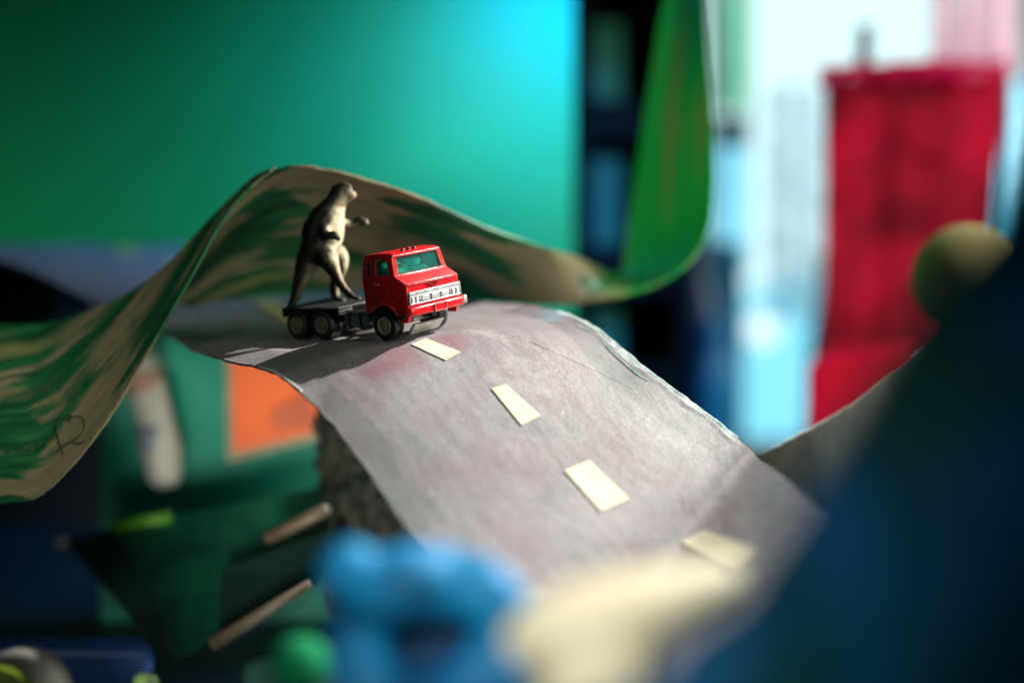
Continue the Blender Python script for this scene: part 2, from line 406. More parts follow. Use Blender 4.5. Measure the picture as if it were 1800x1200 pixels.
for r in SC:                        # ragged, narrowing pale strip, painting sheen on the taped edge
    k = 0.30 + 0.55 * (0.5 + noise.noise(r[2] * 0.8)) ; a, c = r[0].copy(), r[2].copy(); r[0] = c.lerp(a, k); r[1] = c.lerp(a, k * 0.5)
sheet('tape_sheen', SC, 0.0, M_sheen, road)
sheet('clear_tape', edge_strip(RG, 58, 108, 0, 5, 0.10, sgn, 0.05, 4), 0.0, M_tape, road)
# ridge of stuck-down tape along the near edge
pts = [hit(RT3, x, y, 0.05) for x, y in [(428, 642), (455, 647), (480, 655), (505, 670), (530, 690), (550, 712), (566, 732), (580, 748)]]
mb = MB(); mb.tube(spline([p for p in pts if p], 6), [0.03 + 0.05 * (k / 42) * (1 + 0.5 * math.sin(k * 0.9)) for k in range(len(spline([p for p in pts if p], 6)))])
M_ridge = plain('whitish_tape_ridge', (0.85, 0.85, 0.83), (0.70, 0.70, 0.69), 200, 0.3)
obj('tape_ridge', mb.world(), mb.f, M_ridge, road)

# another strip dipping behind the end of the road
side = [((1180, 905, 56), (1150, 1150, 60)), ((1260, 850, 54.5), (1250, 1120, 59)), ((1337, 802, 53), (1340, 1080, 58)), ((1420, 752, 54), (1440, 1060, 58.5)), ((1520, 694, 57), (1560, 1020, 61)), ((1640, 610, 61), (1700, 960, 64)), ((1780, 480, 65), (1850, 860, 68))]
o = sheet('side_strip', grid_from([(K(*a), K(*b)) for a, b in side], 10, 16, fray=0.1, seed=8, wob=0.15), 0.10, plain('grey_green_card', (0.20, 0.20, 0.165), (0.12, 0.13, 0.11), 60, 0.5, bmp=0.2))
tag(o, 'grey green cardboard strip rising behind the far end of the road', 'cardboard strip')
# rolled tape along the far edge, its shine put in as white and teal
M_tape_shine = mat_cloth('tape_shine_white', (0.92, 0.96, 0.96), (0.40, 0.62, 0.60), 150, 0.55, 150)
ep = [RG[i][44] + U3 * 0.06 for i in range(76, 124)]
ep = [p for p in ep if 930 < 900 + FPX * p.x / p.z < 1332]
mb = MB(); mb.tube(ep, [0.03 + 0.03 * abs(noise.noise(p * 0.9)) + 0.012 * noise.noise(p * 3) for p in ep], 10)
obj('tape_shine_roll', mb.world(), mb.f, M_tape_shine, road)
ep2 = [RG[i][42] + U3 * 0.09 for i in range(76, 124)]
ep2 = [p + Vector((0, 0.05 * noise.noise(p), 0.2 * noise.noise(p * 0.7))) for p in ep2 if 1010 < 900 + FPX * p.x / p.z < 1180]
mb = MB(); mb.tube(ep2, [0.015 + 0.02 * abs(noise.noise(p * 1.3)) for p in ep2], 8)
obj('tape_ridge', mb.world(), mb.f, M_tape_shine, road)  # thin tape line in the same painted shine colour

# ================================================================== the green / tan strip behind
ribL = [((-150, 900, 49), (-150, 565, 56)), ((0, 889, 49.5), (0, 573, 56)), ((70, 873, 50), (90, 567, 56)), ((140, 806, 50.4), (170, 540, 55.5)), ((200, 724, 50.7), (240, 503, 55)),
    ((250, 640, 50.9), (292, 465, 54.5)), ((290, 570, 51.1), (326, 430, 54.2)), ((338, 486, 51.3), (362, 392, 54)), ((388, 394, 51.6), (402, 352, 54)), ((432, 338, 51.9), (446, 313, 53.8)), ((475, 304, 52.1), (486, 295, 53.0))]
ribR = [((330, 470, 53.5), (290, 500, 58)), ((352, 430, 53.2), (300, 525, 58)), ((395, 370, 52.8), (330, 538, 58.5)), ((435, 325, 52.4), (370, 532, 59)), ((476, 302, 52.2), (420, 525, 59.4)),
    ((520, 292, 52.2), (470, 519, 59.8)), ((580, 298, 52.5), (550, 513, 60.3)), ((660, 317, 52.9), (650, 510, 60.8)), ((750, 350, 53.4), (760, 522, 61)), ((850, 395, 55.0), (850, 531, 61)), ((950, 430, 58), (950, 537, 61)),
    ((1020, 452, 61.5), (1040, 532, 61)), ((1072, 480, 65), (1130, 512, 61)), ((1092, 480, 68), (1195, 478, 61)), ((1100, 430, 70), (1240, 420, 62)), ((1115, 330, 71), (1254, 330, 63)), ((1135, 200, 71), (1250, 200, 64)),
    ((1160, 50, 71), (1240, 50, 65)), ((1185, -80, 71), (1232, -80, 65)), ((1200, -200, 71), (1226, -200, 65))]
LG = grid_from([(K(*a), K(*b)) for a, b in ribL], 12, 28, fray=0.12, seed=5.0, wob=0.10)
BG = grid_from([(K(*a), K(*b)) for a, b in ribR], 10, 28, fray=0.12, seed=5.0, wob=0.06)
ribbon = thing('painted_strip', 'twisted cardboard strip with green brush strokes on tan, curling up behind the truck', 'cardboard strip', P(520, 420, 56))
sheet('strip_band', LG, 0.09, M_rib, ribbon)
sheet('strip_band', BG, 0.09, M_ribR, ribbon)
BT = bvh(LG)
mb = MB()
for line in ([(112, 800), (104, 775), (98, 750), (104, 738), (118, 736), (126, 732), (122, 745)], [(118, 742), (134, 733), (147, 738), (150, 752), (143, 766), (128, 778), (112, 786)], [(128, 778), (140, 782), (150, 776)]):
    q = [hit(BT, x, y, 0.06) for x, y in line]; q = [a for a in q if a]
    if len(q) > 2: mb.tube(spline(q, 5), 0.028, 6)
if mb.v: obj('pen_doodle', mb.world(), mb.f, M_pen, ribbon)
sb = 1 if gnormals(LG)[40][14].dot(Vector((0, 0, -1))) > 0 else -1
sheet('clear_tape', edge_strip(LG, 38, 112, 0, 5, 0.10, sb, 0.06, 9), 0.0, M_tape, ribbon)

# ================================================================== the truck (local cm: x forward, y to its left, z up)
TM = Matrix((( *[D(F3)[0:1][0], D(L3)[0], D(U3)[0]], W(T3)[0]), (D(F3)[1], D(L3)[1], D(U3)[1], W(T3)[1]), (D(F3)[2], D(L3)[2], D(U3)[2], W(T3)[2]), (0, 0, 0, 1)))
truck = thing('toy_truck', 'red diecast toy lorry with silver grille and teal windows', 'toy truck', None, mat=TM)
def tp(name, mb, mat, parent=truck, **kw): return obj(name, mb.cm(), mb.f, mat, parent, local=True, **kw)
# cab shell
arc = [(-1.17 + 0.70 * math.cos(a), 0.535 + 0.70 * math.sin(a)) for a in [math.radians(x) for x in range(142, 8, -12)]]
low = [(-1.98, 1.06), (-1.95, 0.96)] + arc + [(-0.44, 0.62), (-0.10, 0.62), (-0.02, 0.90), (0.0, 1.20), (0.0, 1.90), (-0.05, 1.965), (-0.48, 2.215), (-1.99, 2.20)]
upp = [(-0.48, 2.215), (-0.60, 2.84), (-0.56, 2.90), (-0.72, 2.985), (-1.30, 3.0), (-1.86, 2.965), (-1.96, 2.88), (-1.99, 2.20)]
def yw(z): return 1.37 if z <= 2.25 else 1.37 - (z - 2.25) * 0.17 - (max(0, z - 2.88)) * 0.8
v = []; f = []; nl = len(low)
allp = low + upp[1:-1]; n = len(allp)
for s in (-1, 1):
    for (x, z) in allp: v.append((x, s * (yw(z) if z > 1.1 else yw(z) - 0.02), z))
il = list(range(nl)); iu = [nl - 2] + list(range(nl, n)) + [nl - 1]
outer = list(range(nl - 1)) + list(range(nl, n)) + [nl - 1]
for s in (0, 1):
    f.append(tuple(i + s * n for i in il)); f.append(tuple(i + s * n for i in iu))
for a, b in zip(outer, outer[1:] + outer[:1]): f.append((a, b, b + n, a + n))
cab = obj('cab', [Vector(p) * 0.01 for p in v], f, M_paint, truck, local=True, smooth=False)
bev(cab, 0.0005, 3)
def cut(o, mbx):
    me = bpy.data.meshes.new('c'); me.from_pydata(mbx.cm(), [], mbx.f)
    bm = bmesh.new(); bm.from_mesh(me); bmesh.ops.recalc_face_normals(bm, faces=bm.faces); bm.to_mesh(me); bm.free()
    c = bpy.data.objects.new('c', me); C.objects.link(c); c.parent = o.parent
    m = o.modifiers.new('cut', 'BOOLEAN'); m.operation = 'DIFFERENCE'; m.solver = 'EXACT'; m.object = c
    return c
cutters = []
cav = MB().box(-1.84, -0.72, -1.14, 1.14, 1.75, 2.84); cutters.append(cut(cab, cav))
w = MB()
w.add([(-0.95, -1.12, 2.27), (-0.95, 1.12, 2.27), (-0.95, 1.05, 2.83), (-0.95, -1.05, 2.83), (-0.2, -1.16, 2.25), (-0.2, 1.16, 2.25), (-0.2, 1.09, 2.83), (-0.2, -1.09, 2.83)],
      [(0, 1, 2, 3), (4, 5, 6, 7), (0, 1, 5, 4), (1, 2, 6, 5), (2, 3, 7, 6), (3, 0, 4, 7)])
cutters.append(cut(cab, w))
cutters.append(cut(cab, MB().add([(-1.36, y, z) for y in (-1.6, 1.6) for z in (2.27, 2.76)] + [(-0.74, y, 2.27) for y in (-1.6, 1.6)] + [(-0.83, y, 2.76) for y in (-1.6, 1.6)],
      [(0, 1, 3, 2), (4, 5, 7, 6), (0, 4, 6, 1), (2, 3, 7, 5), (0, 2, 5, 4), (1, 6, 7, 3)])))
cutters.append(cut(cab, MB().box(-1.79, -1.60, -1.6, 1.6, 2.24, 2.74)))
cutters.append(cut(cab, MB().box(-1.85, 0.5, -1.2, 1.2, 0.2, 1.15)))
bpy.context.view_layer.update()
dg = bpy.context.evaluated_depsgraph_get()
me = bpy.data.meshes.new_from_object(cab.evaluated_get(dg)); cab.modifiers.clear(); cab.data = me
for c in cutters: bpy.data.objects.remove(c, do_unlink=True)
for p in me.polygons: p.use_smooth = True
me.set_sharp_from_angle(angle=math.radians(35))
# glazing
g = MB(); g.add([(-0.545, -1.14, 2.25), (-0.545, 1.14, 2.25), (-0.645, 1.07, 2.84), (-0.645, -1.07, 2.84), (-0.575, -1.14, 2.25), (-0.575, 1.14, 2.25), (-0.675, 1.07, 2.84), (-0.675, -1.07, 2.84)],
      [(0, 1, 2, 3), (4, 5, 6, 7), (0, 1, 5, 4), (1, 2, 6, 5), (2, 3, 7, 6), (3, 0, 4, 7)])
tp('windscreen', g, M_teal, smooth=False)
for s in (-1, 1):
    tp('side_window', MB().add([(-1.37, s * 1.27, 2.25), (-0.75, s * 1.27, 2.25), (-0.84, s * 1.20, 2.77), (-1.37, s * 1.20, 2.77), (-1.37, s * 1.24, 2.25), (-0.75, s * 1.24, 2.25), (-0.84, s * 1.17, 2.77), (-1.37, s * 1.17, 2.77)],
        [(0, 1, 2, 3), (4, 5, 6, 7), (0, 1, 5, 4), (1, 2, 6, 5), (2, 3, 7, 6), (3, 0, 4, 7)]), M_teal, smooth=False)
    tp('quarter_window', MB().add([(-1.80, s * 1.27, 2.22), (-1.59, s * 1.27, 2.22), (-1.59, s * 1.20, 2.75), (-1.80, s * 1.20, 2.75), (-1.80, s * 1.24, 2.22), (-1.59, s * 1.24, 2.22), (-1.59, s * 1.17, 2.75), (-1.80, s * 1.17, 2.75)],
        [(0, 1, 2, 3), (4, 5, 6, 7), (0, 1, 5, 4), (1, 2, 6, 5), (2, 3, 7, 6), (3, 0, 4, 7)]), M_teal, smooth=False)
b = tp('seat_moulding', MB().box(-1.5, -1.0, -1.0, -0.2, 1.78, 2.42).box(-1.5, -1.3, -1.0, -0.2, 2.42, 2.66).box(-1.5, -1.0, 0.15, 1.0, 1.78, 2.36).box(-1.5, -1.3, 0.15, 1.0, 2.36, 2.60).box(-0.98, -0.74, -1.1, 1.1, 1.78, 2.27), M_seat); bev(b, 0.0008)
st = MB(); ring = [Vector((-0.86 - 0.10 * math.sin(a), -0.60 + 0.24 * math.cos(a), 2.40 + 0.18 * math.sin(a))) for a in [k * math.pi / 10 for k in range(21)]]
st.tube(ring, 0.035, 6); tp('steering_wheel', st, M_wheelst)
# door lines, handle and belt
for s in (-1, 1):
    d = MB()
    for x in (-1.50, -0.66): d.box(x - 0.012, x + 0.012, s * 1.365 - 0.012, s * 1.365 + 0.012, 1.30, 2.20)
    d.box(-1.50, -0.66, s * 1.365 - 0.012, s * 1.365 + 0.012, 1.29, 1.315)
    tp('door_seam', d, plain('dark_seam', (0.10, 0.004, 0.005), None, 100, 0.6), smooth=False)
    h = MB().box(-1.46, -1.24, s * 1.37 - 0.03, s * 1.37 + 0.03, 1.93, 1.98); bev(tp('door_handle', h, M_paint), 0.0002)
    fl = MB(); arcf = [Vector((-1.17 + 0.74 * math.cos(a), s * 1.37, 0.535 + 0.74 * math.sin(a))) for a in [math.radians(x) for x in range(30, 146, 8)]]
    fl.tube(arcf, 0.05, 8); tp('wheel_arch_lip', fl, M_paint)
    st_ = MB().box(-0.46, -0.20, s * 1.37 - 0.05, s * 1.37 + 0.03, 0.74, 0.86); bev(tp('step', st_, M_chassis), 0.0003)
# hood lip below the windscreen, emblem, grille, lamps, bumper, plate
lip = MB().box(-0.06, 0.035, -1.33, 1.33, 1.86, 1.955); bev(tp('hood_lip', lip, M_paint), 0.0003)
em = MB()
for s in (-1, 1):
    em.add([(0.0, 0, 1.70), (0.0, s * 0.10, 1.70), (0.0, s * 0.34, 1.86), (0.0, s * 0.20, 1.86), (0.045, 0, 1.72), (0.045, s * 0.08, 1.72), (0.05, s * 0.32, 1.855), (0.05, s * 0.22, 1.855)],
           [(0, 1, 2, 3), (4, 5, 6, 7), (0, 1, 5, 4), (1, 2, 6, 5), (2, 3, 7, 6), (3, 0, 4, 7)])
em.box(0.0, 0.05, -0.36, 0.36, 1.835, 1.865)
tp('wing_emblem', em, plain('worn_dark_red', (0.22, 0.006, 0.008), (0.10, 0.004, 0.005), 300, 0.35), smooth=False)
gb = MB().box(-0.03, 0.05, -1.33, 1.33, 1.235, 1.655)
gback = tp('grille', gb, plain('dull_grey_metal', (0.30, 0.305, 0.30), (0.18, 0.185, 0.18), 300, 0.5, metal=0.3)); bev(gback, 0.0002)
gr = MB().box(0.04, 0.10, -1.35, 1.35, 1.535, 1.66).box(0.04, 0.095, -1.35, 1.35, 1.482, 1.515).box(0.04, 0.10, -1.35, 1.35, 1.225, 1.262)
for y in (-1.335, -0.80, 0.80, 1.335): gr.box(0.04, 0.096, y - 0.02, y + 0.02, 1.262, 1.482)
for y0, y1 in ((-0.72, -0.33), (-0.22, 0.20), (0.31, 0.71)): gr.box(0.04, 0.10, y0, y1, 1.285, 1.462)
bev(tp('grille_bars', gr, M_chrome, gback), 0.00025, 2)
gs = MB()
for y in (-0.95, -0.5, 0.0, 0.48, 0.95): gs.box(0.098, 0.104, y - 0.09, y + 0.07, 1.60, 1.625)
tp('grille_slots', gs, M_chassis, gback, smooth=False)
for y in (-1.20, -0.97, 0.94, 1.18):
    hl = MB().lathe([(0.105, 0.05), (0.105, 0.10), (0.085, 0.115), (0.07, 0.105), (0.0701, 0.10), (0.05, 0.125), (0.02, 0.135)], (-0.005, y, 1.372), 'x', 20); tp('headlight', hl, M_lamp, sharp=40)
bp = MB(); prof = [(-0.05, 0.84), (0.16, 0.84), (0.22, 0.89), (0.22, 1.10), (0.17, 1.16), (-0.05, 1.18)]
ys = [-1.46, -1.40, -1.25, -0.6, 0, 0.6, 1.25, 1.40, 1.46]; vs = []; fs = []
for y in ys:
    k = 0.0 if abs(y) < 1.3 else (0.05 if abs(y) < 1.45 else 0.13)
    for (x, z) in prof: vs.append((x - k if x > 0 else x, y, z))
m_ = len(prof)
for i in range(len(ys) - 1):
    for k in range(m_): fs.append((i * m_ + k, i * m_ + (k + 1) % m_, (i + 1) * m_ + (k + 1) % m_, (i + 1) * m_ + k))
fs += [tuple(range(m_)), tuple((len(ys) - 1) * m_ + k for k in range(m_))]
bp.add(vs, fs); bumper = bev(tp('bumper', bp, M_paint), 0.0003, 2)
ec = MB().box(-0.04, 0.20, 1.36, 1.54, 0.87, 1.17); bev(tp('bumper_end', ec, M_raw), 0.0006, 3)
pl = MB().box(0.20, 0.25, -0.31, 0.33, 0.86, 1.13); plate = bev(tp('number_plate', pl, M_paint), 0.0002)
fr = MB().box(0.25, 0.275, -0.31, 0.33, 1.105, 1.135).box(0.25, 0.275, -0.31, 0.33, 0.855, 0.885).box(0.25, 0.275, -0.31, -0.28, 0.885, 1.105).box(0.25, 0.275, 0.30, 0.33, 0.885, 1.105)
tp('plate_frame', fr, plain('worn_plate_edge', (0.32, 0.05, 0.05), (0.5, 0.35, 0.33), 300, 0.4), plate, smooth=False)
for y in (-0.47, -0.17, 0.14):
    rl = MB().lathe([(0.075, 0.0), (0.075, 0.06), (0.05, 0.10), (0.015, 0.11)], (-0.80, y, 2.97), 'z', 14); tp('roof_light', rl, M_dark, sharp=50)
# chassis
ch = MB()
for s in (-1, 1): ch.box(-6.1, -0.6, s * 0.62 - 0.14, s * 0.62 + 0.14, 0.55, 0.92)
ch.box(-3.0, -2.8, -0.6, 0.6, 0.6, 0.88).box(-6.1, -5.95, -0.76, 0.76, 0.5, 0.92).box(-1.9, -0.3, -1.1, 1.1, 0.80, 1.10).box(-2.0, -1.9, -1.2, 1.2, 0.9, 1.3)
bev(tp('chassis', ch, M_chassis), 0.0003)
for s in (-1, 1):
    tk = MB().box(-3.25, -2.10, s * 0.80 - (0.42 if s < 0 else 0.0), s * 0.80 + (0.0 if s < 0 else 0.42), 0.42, 0.92); tank = bev(tp('fuel_tank', tk, M_cast), 0.0008, 3)
    bd = MB()
    for x in (-2.95, -2.42): bd.box(x - 0.05, x + 0.05, s * 1.02 - 0.225, s * 1.02 + 0.225, 0.40, 0.945)
    tp('tank_strap', bd, M_chassis, tank, smooth=False)
bed = MB().box(-6.25, -3.35, -1.32, 1.32, 1.06, 1.16).box(-6.25, -6.15, -1.32, 1.32, 0.80, 1.06).box(-3.45, -3.35, -1.32, 1.32, 0.85, 1.06)
bev(tp('rear_deck', bed, plain('black_deck', (0.010, 0.013, 0.014), None, 150, 0.55)), 0.0004)
hi = MB().lathe([(0.30, 0), (0.34, 0.08), (0.30, 0.2), (0.15, 0.26)], (-2.55, -0.35, 0.92), 'z', 20).box(-3.2, -2.0, -1.15, -0.1, 0.93, 1.04).box(-2.45, -2.05, -1.0, -0.3, 1.04, 1.24).box(-3.0, -2.7, -1.0, -0.4, 1.04, 1.2)
bev(tp('cab_mount', hi, M_raw), 0.0004)
ap = MB(); ap.add([(-0.62, -0.80, 0.10), (-0.62, 0.78, 0.10), (-0.28, 0.78, 0.46), (-0.28, -0.80, 0.46), (-0.72, -0.80, 0.16), (-0.72, 0.78, 0.16), (-0.40, 0.78, 0.52), (-0.40, -0.80, 0.52)],
      [(0, 1, 2, 3), (4, 5, 6, 7), (0, 1, 5, 4), (1, 2, 6, 5), (2, 3, 7, 6), (3, 0, 4, 7)])
bev(tp('skid_plate', ap, M_raw), 0.0004)
ax = MB()
for x in (-1.17, -4.19, -5.46): ax.tube([(x, -1.3, 0.535), (x, 1.3, 0.535)], 0.09, 10)
tp('axle', ax, M_raw)
M_hub2 = plain('grimy_hub', (0.17, 0.15, 0.09), (0.09, 0.08, 0.05), 400, 0.6)
def wheel(x, s, wd):
    y0 = s * 1.42; y1 = s * (1.42 - wd); mid = (y0 + y1) / 2; hw = wd / 2; R = 0.535
    grip = [(R, -hw * 0.62), (R, -hw * 0.18), (R - 0.03, -hw * 0.15), (R - 0.03, hw * 0.15), (R, hw * 0.18), (R, hw * 0.62)]
    t = MB().lathe([(0.31, -hw * 0.7), (0.33, -hw), (0.46, -hw)] + [(R - 0.02, -hw * 0.85)] + grip + [(R - 0.02, hw * 0.85), (0.46, hw), (0.33, hw), (0.31, hw * 0.7)], (x, mid, 0.535), 'y', 40)
    wl = tp('wheel', t, M_tyre, sharp=35)
    o = s
    h = MB().lathe([(0.31, o * hw * 0.3), (0.315, o * hw * 0.95), (0.29, o * hw * 1.03), (0.25, o * hw * 1.0), (0.22, o * hw * 0.86), (0.13, o * hw * 0.86), (0.11, o * hw * 1.02), (0.04, o * hw * 1.04)], (x, mid, 0.535), 'y', 32)
    tp('hub', h, M_hub if x > -2 else M_hub2, wl, sharp=35)
for s in (-1, 1):
    wheel(-1.17, s, 0.50)
    for x in (-4.19, -5.46): wheel(x, s, 0.62)

# ================================================================== skinned figures
def blob(name, chains, mat, parent=None, vox=0.1, attrf=None, disp=0.0, it=4):
    """chains: lists of (camera-space point, radius); fused into one continuous surface"""
    mb = MB()
    for ch in chains:
        if len(ch) > 1:
            q = spline([Vector((*c[0], c[1])) if False else Vector(c[0]) for c in ch], 5)
            rr = [x.x for x in spline([Vector((c[1], 0, 0)) for c in ch], 5)]
            q = [q[0] + (q[0] - q[1]).normalized() * rr[0] * k for k in (0.86, 0.55)] + q + [q[-1] + (q[-1] - q[-2]).normalized() * rr[-1] * k for k in (0.55, 0.86)]
            rr = [rr[0] * 0.45, rr[0] * 0.82] + rr + [rr[-1] * 0.82, rr[-1] * 0.45]
            mb.tube(q, [max(0.02, r) for r in rr], 14)
    me = bpy.data.meshes.new(name); me.from_pydata([v * 0.1 for v in mb.v], [], mb.f)
    bm = bmesh.new(); bm.from_mesh(me); bmesh.ops.recalc_face_normals(bm, faces=bm.faces); bm.to_mesh(me); bm.free()
    o = bpy.data.objects.new(name, me); C.objects.link(o)
    rm = o.modifiers.new('remesh', 'REMESH'); rm.mode = 'VOXEL'; rm.voxel_size = vox * 0.1
    sm = o.modifiers.new('smooth', 'SMOOTH'); sm.iterations = it; sm.factor = 0.5
    bpy.context.view_layer.update()
    em_ = bpy.data.meshes.new_from_object(o.evaluated_get(bpy.context.evaluated_depsgraph_get()))
    bpy.data.objects.remove(o, do_unlink=True)
    vs = [W(v.co * 10) for v in em_.vertices]; ns = [D(v.normal) for v in em_.vertices]; fs = [tuple(p.vertices) for p in em_.polygons]
    if disp: vs = [p + n * (noise.noise(p * 260) + 0.5 * noise.noise(p * 610)) * disp * 0.01 for p, n in zip(vs, ns)]
    a = ('belly', [attrf(p, n) for p, n in zip(vs, ns)]) if attrf else None
    return obj(name, vs, fs, mat, parent, attr=a)
def mat_dino():
    m, t, b = nt('brown_back_cream_belly'); o = coords(t)
    at = t.nodes.new('ShaderNodeAttribute'); at.attribute_name = 'belly'
    ns = noise_tex(t, o, 320, 5); mm = t.nodes.new('ShaderNodeMath'); mm.operation = 'MULTIPLY_ADD'; t.links.new(ns, mm.inputs[0]); mm.inputs[1].default_value = 0.38; t.links.new(at.outputs['Fac'], mm.inputs[2])
    t.links.new(ramp(t, mm.outputs[0], [(0.36, (0.013, 0.0125, 0.011)), (0.66, (0.062, 0.056, 0.043)), (1.0, (0.62, 0.53, 0.36))]), b.inputs['Base Color'])
    b.inputs['Roughness'].default_value = 0.68; b.inputs['Specular IOR Level'].default_value = 0.12; bump(t, b, noise_tex(t, o, 500, 5), 0.5, 0.0005)
    return m
def dk(cx, cy, dz=0.0): return K(470 + cx * 0.26667, 300 + cy * 0.26667, 51.6 + dz)
def dc(*l): return [(dk(a, b, z), r) for a, b, z, r in l]
d_spine = dc((552, 160, 0, .20), (515, 150, 0, .29), (482, 150, 0, .35), (450, 215, 0, .40), (405, 300, 0, .62), (368, 400, 0, .76), (335, 505, 0, .70), (268, 600, .08, .46), (220, 725, .18, .30), (182, 840, .25, .19), (120, 925, .3, .06))
d_limbs = [dc((355, 510, -.25, .42), (395, 580, -.42, .40), (432, 650, -.5, .27), (476, 730, -.5, .18), (522, 797, -.5, .15), (565, 828, -.55, .13), (605, 842, -.6, .08)),
    dc((400, 500, .3, .40), (462, 555, .5, .37), (486, 625, .55, .27), (452, 720, .5, .20), (442, 805, .5, .18), (458, 840, .5, .15), (500, 852, .45, .10)),
    dc((450, 325, .3, .24), (520, 348, .50, .19), (570, 348, .55, .15), (608, 324, .5, .16), (645, 340, .45, .13)),
    dc((405, 355, -.45, .24), (378, 395, -.68, .20), (395, 432, -.85, .16), (440, 424, -.95, .16), (468, 446, -1.0, .11)),
    dc((555, 178, 0, .12), (520, 192, 0, .16), (485, 195, 0, .22)),
    dc((446, 112, 0, .12), (472, 98, -.10, .10), (505, 96, -.14, .10), (540, 108, -.12, .10))]
front = D((0.80, -0.15, -0.45)).normalized()
spine_pts = [W(c[0]) for c in d_spine + d_limbs[0] + d_limbs[1] + d_limbs[2] + d_limbs[3]]
def bellyf(p, n):
    q = min(spine_pts, key=lambda s: (s - p).length); rel = (p - q).dot(front) * 100
    return max(0.0, min(1.0, 0.0 + 0.70 * n.dot(front) + 0.30 * max(-1, min(1, rel))))
dino = blob('toy_dinosaur', [d_spine] + d_limbs, mat_dino(), vox=0.055, attrf=bellyf, disp=0.03, it=4)
tag(dino, 'upright brown toy dinosaur with cream belly riding on the lorry bed', 'toy dinosaur')
ey = MB()
for dz in (-0.27,): ey.lathe([(0.02, -0.05), (0.04, -0.04), (0.055, 0.0), (0.04, 0.04), (0.02, 0.05)], dk(516, 128, dz - 0.02), 'z', 10)
obj('eye', ey.world(), ey.f, M_pen, dino)

# ================================================================== setting
def slab(name, corners, th, mat, parent=None, sub_=0):
    """flat board through 4 camera-space points (TL TR BR BL), thickness away from the camera"""
    a, b, c, d = [Vector(p) for p in corners]; n = (b - a).cross(d - a).normalized()
    if n.z < 0: n = -n
    if th == 0: return obj(name, [W(p) for p in (a, b, c, d)], [(0, 1, 2, 3)], mat, parent, smooth=False)
    mb = MB(); mb.add([a, b, c, d, a + n * th, b + n * th, c + n * th, d + n * th], [(0, 1, 2, 3), (4, 5, 6, 7), (0, 1, 5, 4), (1, 2, 6, 5), (2, 3, 7, 6), (3, 0, 4, 7)])
    return obj(name, mb.world(), mb.f, mat, parent, smooth=False)
M_wall = plain('green_wall_paint', (0.004, 0.34, 0.078), (0.003, 0.31, 0.070), 8, 0.45, spec=0.45, bmp=0.1, bscale=90)
wall = slab('wall', [K(-500, -500, 84), K(1008, -500, 90), K(1008, 1150, 90), K(-500, 1150, 84)], 2.0, M_wall); tag(wall, kind='structure')
M_table = plain('dark_green_table', (0.006, 0.022, 0.018), (0.003, 0.010, 0.010), 12, 0.5)
mb = MB(); mb.v = [Vector((x, y, z)) for x in (-1.2, 1.2) for y in (0.10, 1.02) for z in (-0.03, 0.0)]; mb.f = [(0, 1, 3, 2), (4, 6, 7, 5), (0, 4, 5, 1), (2, 3, 7, 6), (0, 2, 6, 4), (1, 5, 7, 3)]
tag(obj('tabletop', mb.v, mb.f, M_table, smooth=False), kind='structure')
M_navy = plain('gap_shade_navy', (0.004, 0.020, 0.030), (0.003, 0.013, 0.020), 20, 0.6)
o = slab('navy_box_or_shade', [K(-300, 440, 82), K(300, 440, 82), K(300, 1100, 82), K(-300, 1100, 82)], 1.5, M_navy); tag(o, 'dark navy sheet standing in for shade in the gap behind the left end of the grey road', 'box')  # dark sheet standing in for shade in the gap under the far road
o = slab('toy_block', [K(95, 508, 78), K(160, 508, 78), K(160, 580, 78), K(95, 580, 78)], 1.2, plain('slate_blue', (0.03, 0.12, 0.26), None, 30, 0.5)); tag(o, 'small slate blue block seen under the far road', 'block')
M_board = plain('teal_board', (0.004, 0.31, 0.21), (0.003, 0.25, 0.175), 16, 0.5, bmp=0.1, bscale=120)
board = slab('display_board', [K(178, 470, 69), K(760, 560, 68), K(760, 1120, 67), K(178, 1120, 67)], 0.8, M_board); tag(board, 'teal green board standing below the road with papers on it', 'board')
paper = slab('orange_paper', [K(394, 600, 66.6), K(620, 600, 66.6), K(620, 758, 66.4), K(400, 812, 66.4)], 0.06, plain('pale_paper', (0.34, 0.30, 0.18), None, 40, 0.6)); tag(paper, 'orange sheet with pale border pinned on the teal board', 'paper')
slab('orange_print', [K(406, 600, 66.3), K(620, 600, 66.3), K(620, 742, 66.2), K(412, 795, 66.2)], 0.04, plain('orange_print', (0.84, 0.14, 0.022), (0.76, 0.115, 0.018), 30, 0.6), paper)
slab('red_print_patch', [K(478, 725, 66.0), K(535, 690, 66.0), K(560, 745, 66.0), K(490, 760, 66.0)], 0.03, plain('rust_print', (0.42, 0.07, 0.02), (0.5, 0.10, 0.03), 60, 0.6), paper)
# paintbrush-like paper strip
mb = MB(); pr = [(245, 630, 30), (258, 680, 34), (272, 740, 34), (285, 800, 36), (290, 840, 30), (290, 856, 18)]
mb.tube([K(x, y, 65.4) for x, y, r in pr], [r * 65.4 / FPX for x, y, r in pr], 14)
tube_o = obj('paint_tube', mb.world(), mb.f, plain('white_tube', (0.62, 0.62, 0.55), (0.50, 0.50, 0.44), 50, 0.4)); tag(tube_o, 'slim whitish paint tube leaning on the teal board', 'paint tube')
for (y0, y1, c) in ((655, 690, (0.50, 0.30, 0.22)), (745, 790, (0.30, 0.38, 0.50))):
    mb = MB(); xs = lambda y: 245 + (y - 630) * 0.215
    mb.tube([K(xs(y) , y, 65.4) for y in (y0, (y0 + y1) / 2, y1)], 0.925, 14)
    obj('tube_label', mb.world(), mb.f, plain('tube_label', c, None, 50, 0.5), tube_o)

